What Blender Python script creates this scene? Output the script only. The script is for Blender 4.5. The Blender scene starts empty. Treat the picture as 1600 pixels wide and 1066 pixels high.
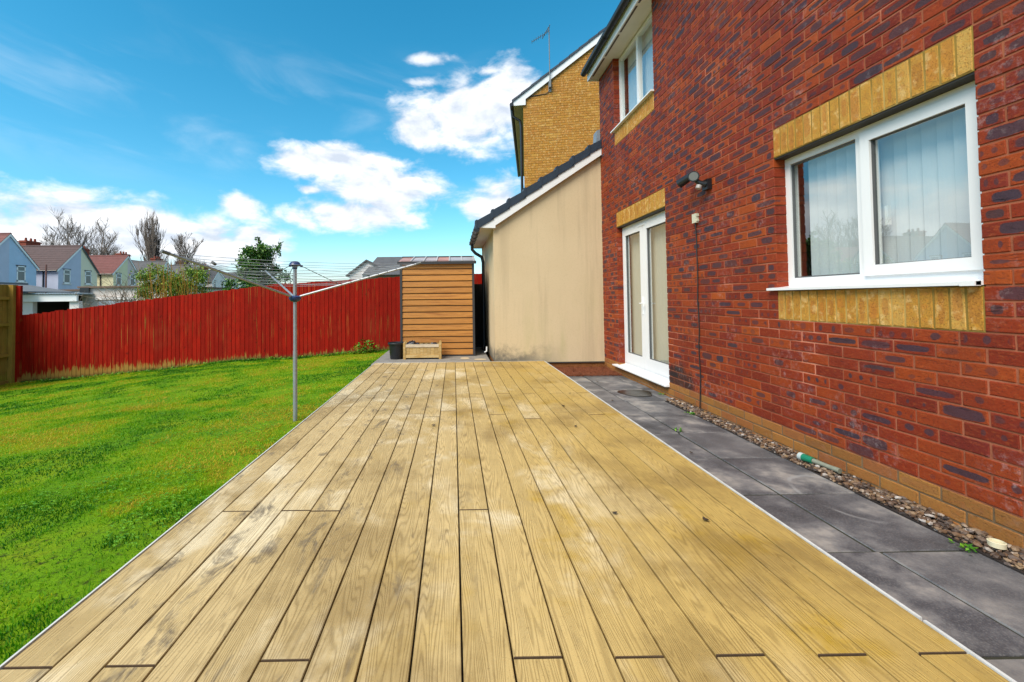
import bpy, math, random
import numpy as np
from mathutils import Matrix, Vector
rad = math.radians
SC = bpy.context.scene
COL = SC.collection
random.seed(7)
RNG = np.random.default_rng(7)

# ------------------------------------------------------------------ camera
CAMZ = 1.191
def axes(yaw, pitch, roll):
    cy, sy, cp, sp = math.cos(yaw), math.sin(yaw), math.cos(pitch), math.sin(pitch)
    f = Vector((sy*cp, cy*cp, sp)); r = Vector((cy, -sy, 0)); u = r.cross(f)
    c, s = math.cos(roll), math.sin(roll)
    return c*r+s*u, -s*r+c*u, f
CR, CU, CF = axes(.0071, .0265, -.0115)
FPX = 689.39
cam = bpy.data.cameras.new('camera')
camo = bpy.data.objects.new('camera', cam); COL.objects.link(camo)
camo.matrix_world = Matrix(((CR.x, CU.x, -CF.x, 0), (CR.y, CU.y, -CF.y, 0), (CR.z, CU.z, -CF.z, CAMZ), (0, 0, 0, 1)))
cam.sensor_width = 36; cam.lens = FPX/1600*36
cam.shift_x = (800-713.66)/1600; cam.shift_y = (448.95-533)/1600
cam.clip_start = .02; cam.clip_end = 4000
SC.camera = camo
def px(p):
    d = Vector(p)-Vector((0, 0, CAMZ)); k = d.dot(CF)
    if k < .05: return (-9e3, -9e3)
    return 713.66+FPX*d.dot(CR)/k, 448.95-FPX*d.dot(CU)/k

# ------------------------------------------------------------------ node helper
class NT:
    def __init__(s, nt): s.nt = nt
    def n(s, t, ins=None, **at):
        d = s.nt.nodes.new(t)
        for k, v in at.items(): setattr(d, k, v)
        for k, v in (ins or {}).items(): s.set(d.inputs[k], v)
        return d
    def set(s, sock, v):
        if isinstance(v, bpy.types.NodeSocket): s.nt.links.new(v, sock)
        elif v is not None:
            if isinstance(v, (tuple, list)) and sock.type == 'RGBA' and len(v) == 3: v = tuple(v)+(1,)
            sock.default_value = v
    def m(s, op, a, b=None, c=None, clamp=False):
        d = s.n('ShaderNodeMath', operation=op, use_clamp=clamp)
        for i, v in enumerate((a, b, c)):
            if v is not None: s.set(d.inputs[i], v)
        return d.outputs[0]
    def add(s, a, b): return s.m('ADD', a, b)
    def sub(s, a, b): return s.m('SUBTRACT', a, b)
    def mul(s, a, b): return s.m('MULTIPLY', a, b)
    def vm(s, op, a, b=None, sc=None):
        d = s.n('ShaderNodeVectorMath', operation=op)
        s.set(d.inputs[0], a)
        if b is not None: s.set(d.inputs[1], b)
        if sc is not None: s.set(d.inputs['Scale'], sc)
        return d.outputs[1] if op in ('LENGTH', 'DOT_PRODUCT', 'DISTANCE') else d.outputs[0]
    def ss(s, x, a, b):
        d = s.n('ShaderNodeMapRange', {'Value': x, 'From Min': a, 'From Max': b}, interpolation_type='SMOOTHSTEP')
        return d.outputs[0]
    def mix(s, f, a, b, mode='MIX'):
        d = s.n('ShaderNodeMix', data_type='RGBA', blend_type=mode)
        s.set(d.inputs[0], f); s.set(d.inputs[6], a); s.set(d.inputs[7], b)
        return d.outputs[2]
    def noise(s, v, scale=1, detail=3, rough=.5, dist=0, dim='3D', w=None, col=False):
        d = s.n('ShaderNodeTexNoise', noise_dimensions=dim)
        if v is not None: s.set(d.inputs['Vector'], v)
        if w is not None: s.set(d.inputs['W'], w)
        for k, x in (('Scale', scale), ('Detail', detail), ('Roughness', rough), ('Distortion', dist)): s.set(d.inputs[k], x)
        return d.outputs[1] if col else d.outputs[0]
    def ramp(s, f, stops, interp='LINEAR'):
        d = s.n('ShaderNodeValToRGB'); e = d.color_ramp; e.interpolation = interp
        while len(e.elements) < len(stops): e.elements.new(.5)
        for el, (p, c) in zip(e.elements, stops): el.position = p; el.color = tuple(c)+(1,)
        s.set(d.inputs[0], f); return d.outputs[0]
    def xyz(s, v):
        d = s.n('ShaderNodeSeparateXYZ'); s.set(d.inputs[0], v); return d.outputs
    def comb(s, x=0, y=0, z=0):
        d = s.n('ShaderNodeCombineXYZ'); s.set(d.inputs[0], x); s.set(d.inputs[1], y); s.set(d.inputs[2], z); return d.outputs[0]
    def pos(s): return s.n('ShaderNodeNewGeometry').outputs['Position']
    def obj(s): return s.n('ShaderNodeTexCoord').outputs['Object']
    def uv(s): return s.n('ShaderNodeTexCoord').outputs['UV']
    def rnd(s): return s.n('ShaderNodeObjectInfo').outputs['Random']
    def attr(s, name): return s.n('ShaderNodeAttribute', attribute_name=name).outputs['Fac']
    def attrc(s, name): return s.n('ShaderNodeAttribute', attribute_name=name).outputs['Color']
    def bump(s, h, strength=.3, dist=.01):
        return s.n('ShaderNodeBump', {'Height': h, 'Strength': strength, 'Distance': dist}).outputs[0]
class MAT(NT):
    def __init__(s, name):
        s.mat = bpy.data.materials.new(name); s.mat.use_nodes = True
        super().__init__(s.mat.node_tree)
        s.p = s.nt.nodes['Principled BSDF']; s.out = s.nt.nodes['Material Output']
    def fin(s, col=None, rough=None, normal=None, metal=None, spec=None, **kw):
        for k, v in (('Base Color', col), ('Roughness', rough), ('Normal', normal), ('Metallic', metal), ('Specular IOR Level', spec)):
            if v is not None: s.set(s.p.inputs[k], v)
        for k, v in kw.items(): s.set(s.p.inputs[k], v)
        return s.mat

# ------------------------------------------------------------------ world and sun
SUN_AZ, SUN_EL = -135, 48            # behind the camera, to its left
wd = bpy.data.worlds.new('World'); SC.world = wd; wd.use_nodes = True
w = NT(wd.node_tree)
bg = wd.node_tree.nodes['Background']
sky = w.n('ShaderNodeTexSky', sky_type='NISHITA', sun_disc=False, sun_elevation=rad(SUN_EL), sun_rotation=rad(SUN_AZ),
          air_density=1.0, dust_density=.3, ozone_density=3.0)
skyc = w.n('ShaderNodeHueSaturation', {'Hue': .474, 'Saturation': 1.36, 'Value': 1.28, 'Color': sky.outputs[0]}).outputs[0]
dv = w.n('ShaderNodeTexCoord').outputs['Generated']
dx, dy, dz = w.xyz(dv)
az = w.mul(w.m('ARCTAN2', dx, dy), 57.2958)
el = w.mul(w.m('ARCSINE', dz), 57.2958)
ae = w.comb(az, el, 0)
dst = w.vm('MULTIPLY', dv, (1, 1, 1.9))
n1 = w.noise(dst, 11, 9, .58, .25)
n1u = w.noise(w.vm('ADD', dst, (0, 0, .045)), 11, 5, .58, .25)
n2 = w.noise(dst, 3.0, 4, .5)
BL = [(2.5, 22.6, 8.5, 4.2), (7.5, 24, 5, 4.5), (-4.5, 21.3, 4.5, 2.6), (-14.5, 17.0, 8.5, 2.0), (-9, 13.9, 7.5, 3.0), (-13, 10.6, 8.5, 2.1),
      (6.8, 12.0, 5.2, 3.2), (-25.5, 11.1, 2.7, 1.7), (-41, 7.0, 9, 3.8), (-34, 7.2, 6, 3.7), (-29, 6.2, 5, 3.2), (-24.5, 6.5, 4.5, 2.9), (-47, 6.2, 8, 3.2),
      (-3.4, 28.8, 4.6, .99), (-3.8, 26.4, 4.4, .99), (5.0, 27.5, 2.6, .95), (-18, 13.5, 2.0, .8), (11, 7, 6, 2.5), (-56, 9, 6, 4)]
bf = None
for a0, e0, ra, re in BL:
    L = w.vm('LENGTH', w.vm('MULTIPLY', w.vm('SUBTRACT', ae, (a0, e0, 0)), (1/ra, 1/re, 0)))
    v = w.sub(1 if re > 1 else .62, L)
    bf = v if bf is None else w.m('SMOOTH_MAX', bf, v, .25)
offv = w.ss(w.m('MAXIMUM', w.sub(w.m('ABSOLUTE', w.add(az, 5)), 55), w.sub(el, 40)), 0, 14)
gen = w.add(w.mul(w.sub(n2, .49), 5.5), w.mul(w.sub(offv, 1), 3))
fld = w.m('MAXIMUM', bf, gen)
t = w.add(w.mul(fld, 1.25), w.mul(w.sub(n1, .5), 2.5))
dens = w.mul(w.ss(t, -.30, .62), w.ss(t, -.30, .62)) if False else w.ss(t, -.28, .60)
ci = w.noise(w.comb(w.mul(az, .07), w.mul(w.add(el, w.mul(az, .13)), .22), 3.3), 1, 6, .55, .5)
cmask = w.mul(w.ss(el, 11, 17), w.sub(1, w.ss(el, 23, 31)))
cirr = w.mul(w.mul(w.ss(ci, .44, .9), cmask), .36)
relief = w.m('ADD', .62, w.mul(w.sub(n1, n1u), 3.2), clamp=True)
ccol = w.mix(relief, (4.6, 5.1, 5.9), (7.6, 7.7, 7.9))
horizon = w.sub(1, w.ss(el, -2, 9))
skyh = w.mix(w.mul(horizon, .5), skyc, (4.1, 5.3, 6.3))
c0 = w.mix(cirr, skyh, (6.2, 7.0, 7.7))
c1 = w.mix(w.mul(dens, .97), c0, ccol)
w.set(bg.inputs['Color'], c1); bg.inputs['Strength'].default_value = .1
sl = bpy.data.lights.new('sun', 'SUN'); sl.energy = 3.0; sl.angle = rad(35); sl.color = (1, .91, .77)
so = bpy.data.objects.new('sun', sl); COL.objects.link(so)
sd = Vector((math.sin(rad(SUN_AZ))*math.cos(rad(SUN_EL)), math.cos(rad(SUN_AZ))*math.cos(rad(SUN_EL)), math.sin(rad(SUN_EL))))
so.rotation_euler = sd.to_track_quat('Z', 'Y').to_euler(); so.location = (-6, -6, 9)
SC.view_settings.view_transform = 'Standard'; SC.view_settings.look = 'None'
SC.view_settings.exposure = 0.68; SC.view_settings.gamma = 1
SC.cycles.use_denoising = True
SC.cycles.max_bounces = 7; SC.cycles.diffuse_bounces = 4; SC.cycles.glossy_bounces = 4; SC.cycles.transparent_max_bounces = 12
SC.cycles.caustics_reflective = False; SC.cycles.caustics_refractive = False

# ------------------------------------------------------------------ mesh helper
MW = {}
class MB:
    def __init__(s): s.v = []; s.f = []; s.r = []; s.uv = []
    def quad(s, a, b, c, d, r=0., uv=((0, 0), (1, 0), (1, 1), (0, 1))):
        i = len(s.v); s.v += [tuple(a), tuple(b), tuple(c), tuple(d)]; s.f.append((i, i+1, i+2, i+3)); s.r.append(r); s.uv.append(uv)
    def poly(s, pts, r=0.):
        i = len(s.v); s.v += [tuple(p) for p in pts]; s.f.append(tuple(range(i, i+len(pts)))); s.r.append(r); s.uv.append(tuple((0, 0) for _ in pts))
    def box(s, x0, x1, y0, y1, z0, z1, r=0.):
        i = len(s.v)
        s.v += [(x, y, z) for z in (z0, z1) for y in (y0, y1) for x in (x0, x1)]
        for q in ((0, 2, 3, 1), (4, 5, 7, 6), (0, 1, 5, 4), (2, 6, 7, 3), (0, 4, 6, 2), (1, 3, 7, 5)):
            s.f.append(tuple(i+k for k in q)); s.r.append(r); s.uv.append(((0, 0), (1, 0), (1, 1), (0, 1)))
        return s
    def prism(s, poly, axis, a, b, r=0.):
        """poly: 2-D points in the plane across axis ('x': (y,z), 'y': (x,z), 'z': (x,y)), swept from a to b"""
        def P(q, t): return (t, q[0], q[1]) if axis == 'x' else (q[0], t, q[1]) if axis == 'y' else (q[0], q[1], t)
        n = len(poly); i = len(s.v)
        s.v += [P(q, a) for q in poly]+[P(q, b) for q in poly]
        fs = [tuple(range(i, i+n))[::-1], tuple(range(i+n, i+2*n))]+[(i+k, i+(k+1) % n, i+n+(k+1) % n, i+n+k) for k in range(n)]
        for q in fs: s.f.append(q); s.r.append(r); s.uv.append(tuple((0, 0) for _ in q))
        return s
    def tube(s, pts, rr, seg=8, cap=True, r=0.):
        pts = [Vector(p) for p in pts]; n = len(pts); rings = []
        if not isinstance(rr, (list, tuple)): rr = [rr]*n
        t0 = (pts[1]-pts[0]).normalized(); ref = Vector((0, 0, 1)) if abs(t0.z) < .9 else Vector((1, 0, 0))
        u = t0.cross(ref).normalized()
        for k in range(n):
            t = (pts[min(k+1, n-1)]-pts[max(k-1, 0)]).normalized()
            u = (u-t*u.dot(t)).normalized(); w_ = t.cross(u); i = len(s.v)
            for j in range(seg):
                a = 2*math.pi*j/seg; s.v.append(tuple(pts[k]+rr[k]*(math.cos(a)*u+math.sin(a)*w_)))
            rings.append(i)
        for a, b in zip(rings, rings[1:]):
            for j in range(seg):
                s.f.append((a+j, a+(j+1) % seg, b+(j+1) % seg, b+j)); s.r.append(r); s.uv.append(((0, 0),)*4)
        if cap:
            for a, fl in ((rings[0], 1), (rings[-1], 0)):
                q = tuple(range(a, a+seg)); s.f.append(q[::-1] if fl else q); s.r.append(r); s.uv.append(((0, 0),)*seg)
        return s
    def lathe(s, c, prof, seg=20, r=0.):
        rings = []
        for rr, z in prof:
            rings.append(len(s.v)); s.v += [(c[0]+rr*math.cos(2*math.pi*j/seg), c[1]+rr*math.sin(2*math.pi*j/seg), c[2]+z) for j in range(seg)]
        for a, b in zip(rings, rings[1:]):
            for j in range(seg): s.f.append((a+j, a+(j+1) % seg, b+(j+1) % seg, b+j)); s.r.append(r); s.uv.append(((0, 0),)*4)
        return s
    def mesh(s, name, mat, smooth=False, attr=True):
        me = bpy.data.meshes.new(name); me.from_pydata(s.v, [], s.f)
        if attr:
            a = me.attributes.new('rnd', 'FLOAT', 'FACE'); a.data.foreach_set('value', np.array(s.r, np.float32))
            ul = me.uv_layers.new(name='UVMap'); ul.data.foreach_set('uv', np.array([c for u in s.uv for c in u], np.float32).ravel())
        if mat: me.materials.append(mat)
        if smooth:
            me.polygons.foreach_set('use_smooth', [True]*len(me.polygons))
        me.update(); return me
    def build(s, name, mat, parent=None, smooth=False, local=False, origin=None):
        if parent is not None and not local and parent in MW:
            inv = MW[parent].inverted(); s.v = [tuple(inv @ Vector(v)) for v in s.v]
        if origin is not None: s.v = [(a-origin[0], b-origin[1], c-origin[2]) for a, b, c in s.v]
        o = bpy.data.objects.new(name, s.mesh(name, mat, smooth)); COL.objects.link(o)
        if origin is not None: o.location = origin
        if parent is not None: o.parent = parent; MW[o] = MW[parent]
        else: MW[o] = Matrix.Translation(origin or (0, 0, 0))
        if smooth and hasattr(o.data, 'set_sharp_from_angle'): o.data.set_sharp_from_angle(angle=rad(40))
        return o
def tag(o, label=None, cat=None, group=None, kind=None):
    for k, v in (('label', label), ('category', cat), ('group', group), ('kind', kind)):
        if v: o[k] = v
    return o
def thing(name, loc, label, cat, group=None, rz=0):
    o = bpy.data.objects.new(name, None); COL.objects.link(o); o.location = loc; o.rotation_euler = (0, 0, rz); o.empty_display_size = .1
    MW[o] = Matrix.Translation(loc) @ Matrix.Rotation(rz, 4, 'Z')
    return tag(o, label, cat, group)
def inst(name, me, parent, loc, rz=0, world=True):
    o = bpy.data.objects.new(name, me); COL.objects.link(o)
    if parent is not None:
        o.parent = parent
        if world: loc = MW[parent].inverted() @ Vector(loc)
        MW[o] = MW[parent]
    o.location = loc; o.rotation_euler = (0, 0, rz)
    return o

# value noise for geometry
_T = RNG.random((64, 64))
def vn(x, y, s):
    x = np.asarray(x)*s; y = np.asarray(y)*s
    xi = np.floor(x).astype(int); yi = np.floor(y).astype(int); fx = x-xi; fy = y-yi
    fx = fx*fx*(3-2*fx); fy = fy*fy*(3-2*fy)
    g = lambda i, j: _T[i % 64, j % 64]
    return (g(xi, yi)*(1-fx)+g(xi+1, yi)*fx)*(1-fy)+(g(xi, yi+1)*(1-fx)+g(xi+1, yi+1)*fx)*fy

# ------------------------------------------------------------------ materials
def plain(name, col, rough=.5, var=.08, scale=8, bump=0, metal=0, spec=.5, stretch=(1, 1, 1)):
    m = MAT(name); n = m.noise(m.vm('MULTIPLY', m.pos(), stretch), scale, 5, .6)
    c = m.mix(n, tuple(x*(1-var*2) for x in col), tuple(min(1, x*(1+var*2)) for x in col))
    return m.fin(c, rough, m.bump(n, bump, .01) if bump else None, metal, spec)

def brick_mat(name, ramp, dark, src, marks=1., sandy=False, eff=.36):
    m = MAT(name); P = m.pos()
    r = m.attr('rnd') if src == 'attr' else m.rnd()
    h = lambda k: m.m('FRACT', m.mul(r, k))
    u, v, _ = m.xyz(m.uv())
    col = m.ramp(h(7.31), ramp)
    ng = m.noise(P, 55, 5, .65); nb = m.noise(P, 18, 3, .55)
    col = m.mix(m.mul(nb, .55), col, m.mix(.5, col, (.14, .018, .012)))
    pit = m.mul(m.ss(m.noise(m.vm('MULTIPLY', P, (1, 1, 1.6)), 130, 4, .75), .55, .68), .55); col = m.mix(pit, col, (.06, .010, .008))
    col = m.mix(m.mul(m.ss(m.noise(m.vm('MULTIPLY', P, (1, 1, 2.5)), 34, 5, .7), .5, .68), .5), col, m.mix(.6, col, (.45, .12, .03)))
    wob = m.mul(m.sub(m.noise(m.vm('ADD', P, m.comb(0, 0, m.mul(r, 40))), 22, 4, .65), .5), 1.9)
    # long burnt flash
    lx = m.m('POWER', m.m('ABSOLUTE', m.m('DIVIDE', m.sub(u, m.add(.40, m.mul(h(3.7), .2))), m.add(.22, m.mul(h(17.9), .26)))), 4)
    ly = m.m('POWER', m.m('ABSOLUTE', m.m('DIVIDE', m.sub(v, .5), m.add(.24, m.mul(h(23.3), .2)))), 3)
    flash = m.sub(1, m.ss(m.add(m.add(lx, ly), wob), .72, 1.12))
    # round kiss marks
    q = m.sub(m.m('FRACT', m.add(m.mul(u, m.add(1.2, m.mul(h(19.3), 1.9))), h(5.1))), .5)
    sp = m.add(m.m('POWER', m.m('DIVIDE', q, m.add(.10, m.mul(h(29.), .24))), 2), m.m('POWER', m.m('DIVIDE', m.sub(v, m.add(.38, m.mul(h(37.), .24))), m.add(.16, m.mul(h(31.), .2))), 2))
    inner = m.mul(m.ss(u, .04, .12), m.sub(1, m.ss(u, .88, .96)))
    spot = m.mul(m.sub(1, m.ss(m.add(sp, wob), .6, 1.15)), inner)
    t = h(11.7)
    z = m.xyz(P)[2]
    more = m.mul(m.ss(z, .5, 2.2), .34)
    pf = m.add(.24, more); ps = m.add(.62, more)
    wf = m.m('LESS_THAN', t, pf); ws = m.mul(m.m('GREATER_THAN', t, pf), m.m('LESS_THAN', t, ps))
    mk = m.mul(m.m('MAXIMUM', m.mul(wf, flash), m.mul(m.mul(ws, spot), m.add(.35, m.mul(h(41.), .65)))), marks)
    dk = m.mix(nb, dark, tuple(x*1.9 for x in dark))
    dk = m.mix(m.mul(h(53.), .45), dk, (.10, .035, .02)); col = m.mix(m.mul(mk, m.add(.70, m.mul(h(61.), .27))), col, dk)
    # creases and pits
    cr = m.noise(m.vm('MULTIPLY', P, (6, 6, 60)), 1, 4, .65, .8)
    if sandy:
        crease = m.mul(m.ss(m.noise(P, 150, 4, .75), .56, .66), .55); col = m.mix(m.mul(m.ss(m.noise(P, 40, 4, .7), .45, .7), .5), col, (.62, .27, .03))
        col = m.mix(m.mul(m.ss(m.noise(m.vm('ADD', P, (0, 3, 0)), 17, 3, .6), .52, .68), .55), col, (.74, .50, .20))
    else: crease = m.mul(m.ss(cr, .62, .70), .6)
    col = m.mix(crease, col, tuple(x*.5 for x in dark))
    if src != 'x' and not sandy and name.startswith('red'):
        dm = m.vm('LENGTH', m.vm('MULTIPLY', m.vm('SUBTRACT', P, (0, 5.02, .16)), (0, 2.6, 3.0))); dm = m.mul(m.sub(1, m.ss(m.add(dm, m.mul(m.sub(m.noise(P, 7, 4, .7), .5), .9)), .55, 1.0)), .85)
        col = m.mix(dm, col, (.022, .016, .014))
        wash = m.mul(m.ss(m.noise(m.comb(0, m.mul(m.xyz(P)[1], 2.2), m.mul(z, .55)), 1, 5, .6), .46, .72), .45); col = m.mix(wash, col, m.mix(.5, col, (.10, .02, .012)))
    # lime bloom
    ef = m.mul(m.ss(m.noise(P, 2.3, 3, .6), .47, .75), m.ss(m.noise(P, 26, 5, .75), .48, .70))
    col = m.mix(m.mul(ef, eff), col, (.60, .50, .50))
    hgt = m.sub(m.add(m.mul(ng, .9), m.mul(crease, -1.2)), m.mul(pit, .9))
    return m.fin(col, m.add(.5, m.mul(ng, .28)), m.bump(hgt, .8, .004), spec=.25)
REDS = [(0, (.16, .017, .007)), (.25, (.25, .029, .0065)), (.5, (.32, .050, .0065)), (.7, (.185, .020, .011)), (.85, (.27, .034, .007)), (1, (.38, .072, .008))]
BUFF = [(0, (.46, .22, .028)), (.3, (.56, .31, .05)), (.6, (.50, .25, .03)), (1, (.62, .38, .09))]
YEL = [(0, (.40, .19, .022)), (.35, (.50, .25, .026)), (.7, (.44, .20, .026)), (1, (.58, .33, .055))]
PLI = [(0, (.27, .12, .03)), (.5, (.38, .175, .04)), (1, (.31, .11, .035))]
DK = (.021, .021, .034)
M_BR_O = brick_mat('red_brick', REDS, DK, 'obj'); M_BR_A = brick_mat('red_brick_far', REDS, DK, 'attr')
M_PL_O = brick_mat('plinth_brick', PLI, (.16, .06, .03), 'obj', .25, eff=.2); M_PL_A = brick_mat('plinth_brick_far', PLI, (.16, .06, .03), 'attr', .25, eff=.2)
M_BUFF = brick_mat('buff_brick', BUFF, (.36, .12, .02), 'obj', .6, True, eff=.15)
M_YEL = brick_mat('yellow_brick', YEL, (.36, .13, .02), 'attr', .45, True, eff=.15)
def mortar(name, c):
    m = MAT(name); P = m.pos(); n = m.noise(P, 60, 5, .7); b = m.noise(P, 3, 3, .6)
    return m.fin(m.mix(m.ss(b, .35, .65), m.mix(n, tuple(x*.5 for x in c), c), m.mix(m.ss(m.noise(P, .9, 3, .6), .52, .62), c, tuple(min(.8, x*1.5+.05) for x in c))), .9, m.bump(n, .6, .004), spec=.2)
M_MORT = mortar('red_mortar', (.35, .115, .06)); M_MORTB = mortar('buff_mortar', (.30, .20, .045)); M_MORTY = mortar('yellow_mortar', (.33, .19, .06)); M_MORTP = mortar('plinth_mortar', (.20, .13, .07))
M_WHITE = plain('white_upvc', (.80, .81, .82), .28, .015, 5)
M_TRIM = plain('weathered_white_trim', (.60, .60, .58), .5, .15, 25)
M_BLACK = plain('black_plastic', (.012, .013, .016), .32, .15, 20)
M_STEEL = plain('dark_lintel_steel', (.03, .024, .016), .6, .2, 12)
M_SOFFIT = plain('soffit_board', (.70, .66, .58), .5, .04, 6)
M_TILE = plain('slate_grey_tile', (.017, .031, .052), .5, .25, 14, .3)
M_LEAD = plain('lead_flashing', (.20, .24, .29), .5, .2, 20)
M_ALU = plain('galvanised_tube', (.33, .35, .38), .45, .15, 30, metal=.55)
M_NAVY = plain('navy_plastic', (.015, .035, .12), .35, .1, 20)
M_CORD = plain('washing_line', (.30, .33, .37), .5, .1, 20)
M_SLAT = MAT('blind_fabric')
_d = M_SLAT.n('ShaderNodeBsdfTranslucent', {'Color': (.6, .58, .53, 1)}); _a = M_SLAT.n('ShaderNodeMixShader', {0: .15, 1: M_SLAT.p.outputs[0], 2: _d.outputs[0]})
M_SLAT.set(M_SLAT.out.inputs[0], _a.outputs[0])
M_SLAT = M_SLAT.fin(M_SLAT.mix(M_SLAT.noise(M_SLAT.pos(), 200, 2), (.70, .75, .80), (.77, .81, .85)), .8)
M_SLATB = plain('beige_blind_fabric', (.56, .52, .43), .85, .05, 60)
M_ROOM = plain('room_plaster', (.42, .35, .25), .9, .05, 3)
def glass(name, k=1.5, tint=(.93, .97, .95)):
    m = MAT(name); fc = m.n('ShaderNodeLayerWeight', {'Blend': .5}).outputs['Facing']; fr = m.add(.115, m.mul(m.m('POWER', fc, 5), .9))
    wob = m.bump(m.noise(m.pos(), 2.2, 2, .5), .02, .02)
    g = m.n('ShaderNodeBsdfGlossy', {'Color': (.98, .99, 1, 1), 'Roughness': .0, 'Normal': wob}); tr = m.n('ShaderNodeBsdfTransparent', {'Color': tint+(1,)})
    mx = m.n('ShaderNodeMixShader', {0: m.m('MULTIPLY', fr, k, clamp=True), 1: tr.outputs[0], 2: g.outputs[0]})
    m.set(m.out.inputs[0], mx.outputs[0]); return m.mat
M_GLASS = glass('double_glazing', 1.75)

def wood(name, c0, c1, sx=(1, 1, 1), rough=.7, k=18):
    m = MAT(name); P = m.vm('ADD', m.vm('MULTIPLY', m.obj(), sx), m.comb(m.mul(m.rnd(), 31), m.mul(m.rnd(), 17), 0))
    n = m.noise(P, 1, 4, .6, .4); g = m.add(.5, m.mul(m.m('SINE', m.mul(n, k*3)), .5))
    c = m.mix(g, c0, c1); c = m.mix(m.mul(m.rnd(), .35), c, tuple(x*.6 for x in c0))
    return m.fin(c, rough, m.bump(g, .2, .003))
# deck boards
XLD = .0129-9*.149
m = MAT('deck_board'); P = m.pos(); X, Y, Z = m.xyz(P); r = m.rnd()
gv = m.comb(m.add(m.mul(X, 9.5), m.mul(r, 70)), m.add(m.mul(Y, .55), m.mul(r, 31)), m.mul(r, 9))
gn = m.add(m.noise(gv, 1, 2, .4, .1), m.mul(X, 1.1))
line = m.mul(m.m('POWER', m.add(.5, m.mul(m.m('SINE', m.mul(gn, 235)), .5)), 2.6), m.add(.35, m.mul(m.noise(m.comb(m.mul(X, 40), m.mul(Y, 5), r), 1, 3), .9)))
fine = m.noise(m.comb(m.mul(X, 260), m.mul(Y, 9), r), 1, 3, .6)
r2 = m.m('FRACT', m.mul(r, 13.7)); base = m.mix(r2, (.60, .445, .215), (.48, .345, .15))
base = m.mix(m.ss(X, -.7, 1.1), base, m.mix(.65, base, (.50, .32, .06)))
# pale patches, algae, soot
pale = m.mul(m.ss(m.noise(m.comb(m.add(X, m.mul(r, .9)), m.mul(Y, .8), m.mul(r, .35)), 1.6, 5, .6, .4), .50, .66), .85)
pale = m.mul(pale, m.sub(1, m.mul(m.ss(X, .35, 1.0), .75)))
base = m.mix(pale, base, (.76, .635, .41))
alg = m.mul(m.ss(m.noise(m.vm('ADD', P, (7, 3, 0)), 2.3, 5, .62), .52, .74), m.add(.16, m.mul(m.ss(X, -.6, .7), .75)))
base = m.mix(alg, base, (.42, .25, .008))
damp = m.mul(m.ss(m.noise(m.vm('ADD', P, (2, 8, 0)), 1.5, 6, .65), .46, .68), .6)
base = m.mix(damp, base, (.225, .14, .042))
soot = m.mul(m.ss(m.noise(m.comb(m.mul(X, 9), m.mul(Y, 3.4), r), 1, 5, .7, .6), .545, .70), m.add(.18, m.mul(m.sub(1, m.ss(X, -.9, .6)), .85)))
soot = m.m('MAXIMUM', soot, m.mul(m.ss(m.noise(m.comb(m.mul(X, 16), m.mul(Y, 9), r), 1, 3, .6), .70, .78), m.ss(Y, 3.2, 6)))
base = m.mix(m.mul(soot, .72), base, (.085, .07, .058))
speck = m.ss(m.noise(P, 85, 3, .7), .60, .72)
base = m.mix(m.mul(speck, .4), base, (.17, .11, .045))
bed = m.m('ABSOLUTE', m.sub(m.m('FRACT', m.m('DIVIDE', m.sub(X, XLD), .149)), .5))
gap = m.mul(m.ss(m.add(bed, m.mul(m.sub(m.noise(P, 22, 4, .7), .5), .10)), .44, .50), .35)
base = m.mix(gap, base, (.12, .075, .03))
base = m.mix(m.mul(line, .6), base, m.mix(.68, base, (.10, .055, .012)))
base = m.mix(m.mul(m.ss(fine, .48, .75), .42), base, (.19, .12, .04))
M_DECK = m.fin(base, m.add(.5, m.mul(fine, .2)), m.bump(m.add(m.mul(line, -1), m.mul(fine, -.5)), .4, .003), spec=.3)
M_CORESHADE = plain('core_joint_shade', (.075, .045, .022), .9, .25, 60)  # dark core tone that also paints the shade of the end joints
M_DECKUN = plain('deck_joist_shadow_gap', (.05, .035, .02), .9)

# lawn sheet, paving and friends
m = MAT('lawn_soil'); P = m.pos()
c = m.ramp(m.noise(P, 1.4, 6, .65), [(.25, (.05, .17, .003)), (.5, (.13, .26, .004)), (.7, (.24, .27, .008)), (.85, (.17, .12, .02))])
M_LAWN = m.fin(m.mix(m.ss(m.noise(P, 24, 4, .7), .5, .75), c, (.03, .03, .008)), .95, m.bump(m.noise(P, 30, 5, .7), .8, .03), spec=.1)
m = MAT('grass_blade'); t = m.attr('tone'); hh = m.attr('hgt')
c = m.ramp(t, [(0, (.02, .15, .002)), (.28, (.085, .32, .002)), (.55, (.22, .44, .003)), (.8, (.46, .52, .006)), (1, (.58, .44, .03))])
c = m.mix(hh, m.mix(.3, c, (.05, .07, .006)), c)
_t = m.n('ShaderNodeBsdfTranslucent', {'Color': c}); m.fin(c, .55, spec=.25)
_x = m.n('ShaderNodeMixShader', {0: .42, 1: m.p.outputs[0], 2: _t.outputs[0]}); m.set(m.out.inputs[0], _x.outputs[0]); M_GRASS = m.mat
m = MAT('paving_slab'); P = m.pos(); r = m.rnd(); X, Y, Z = m.xyz(P)
c = m.ramp(m.noise(m.vm('ADD', P, m.comb(m.mul(r, 9), 0, 0)), 2.6, 6, .62), [(.36, (.032, .033, .039)), (.46, (.076, .077, .086)), (.54, (.17, .165, .167)), (.63, (.36, .33, .30))])
c = m.mix(m.mul(r, .5), c, (.13, .13, .135))
c = m.mix(m.mul(m.ss(m.noise(P, 120, 3, .7), .45, .75), .5), c, (.24, .235, .23))
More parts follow.
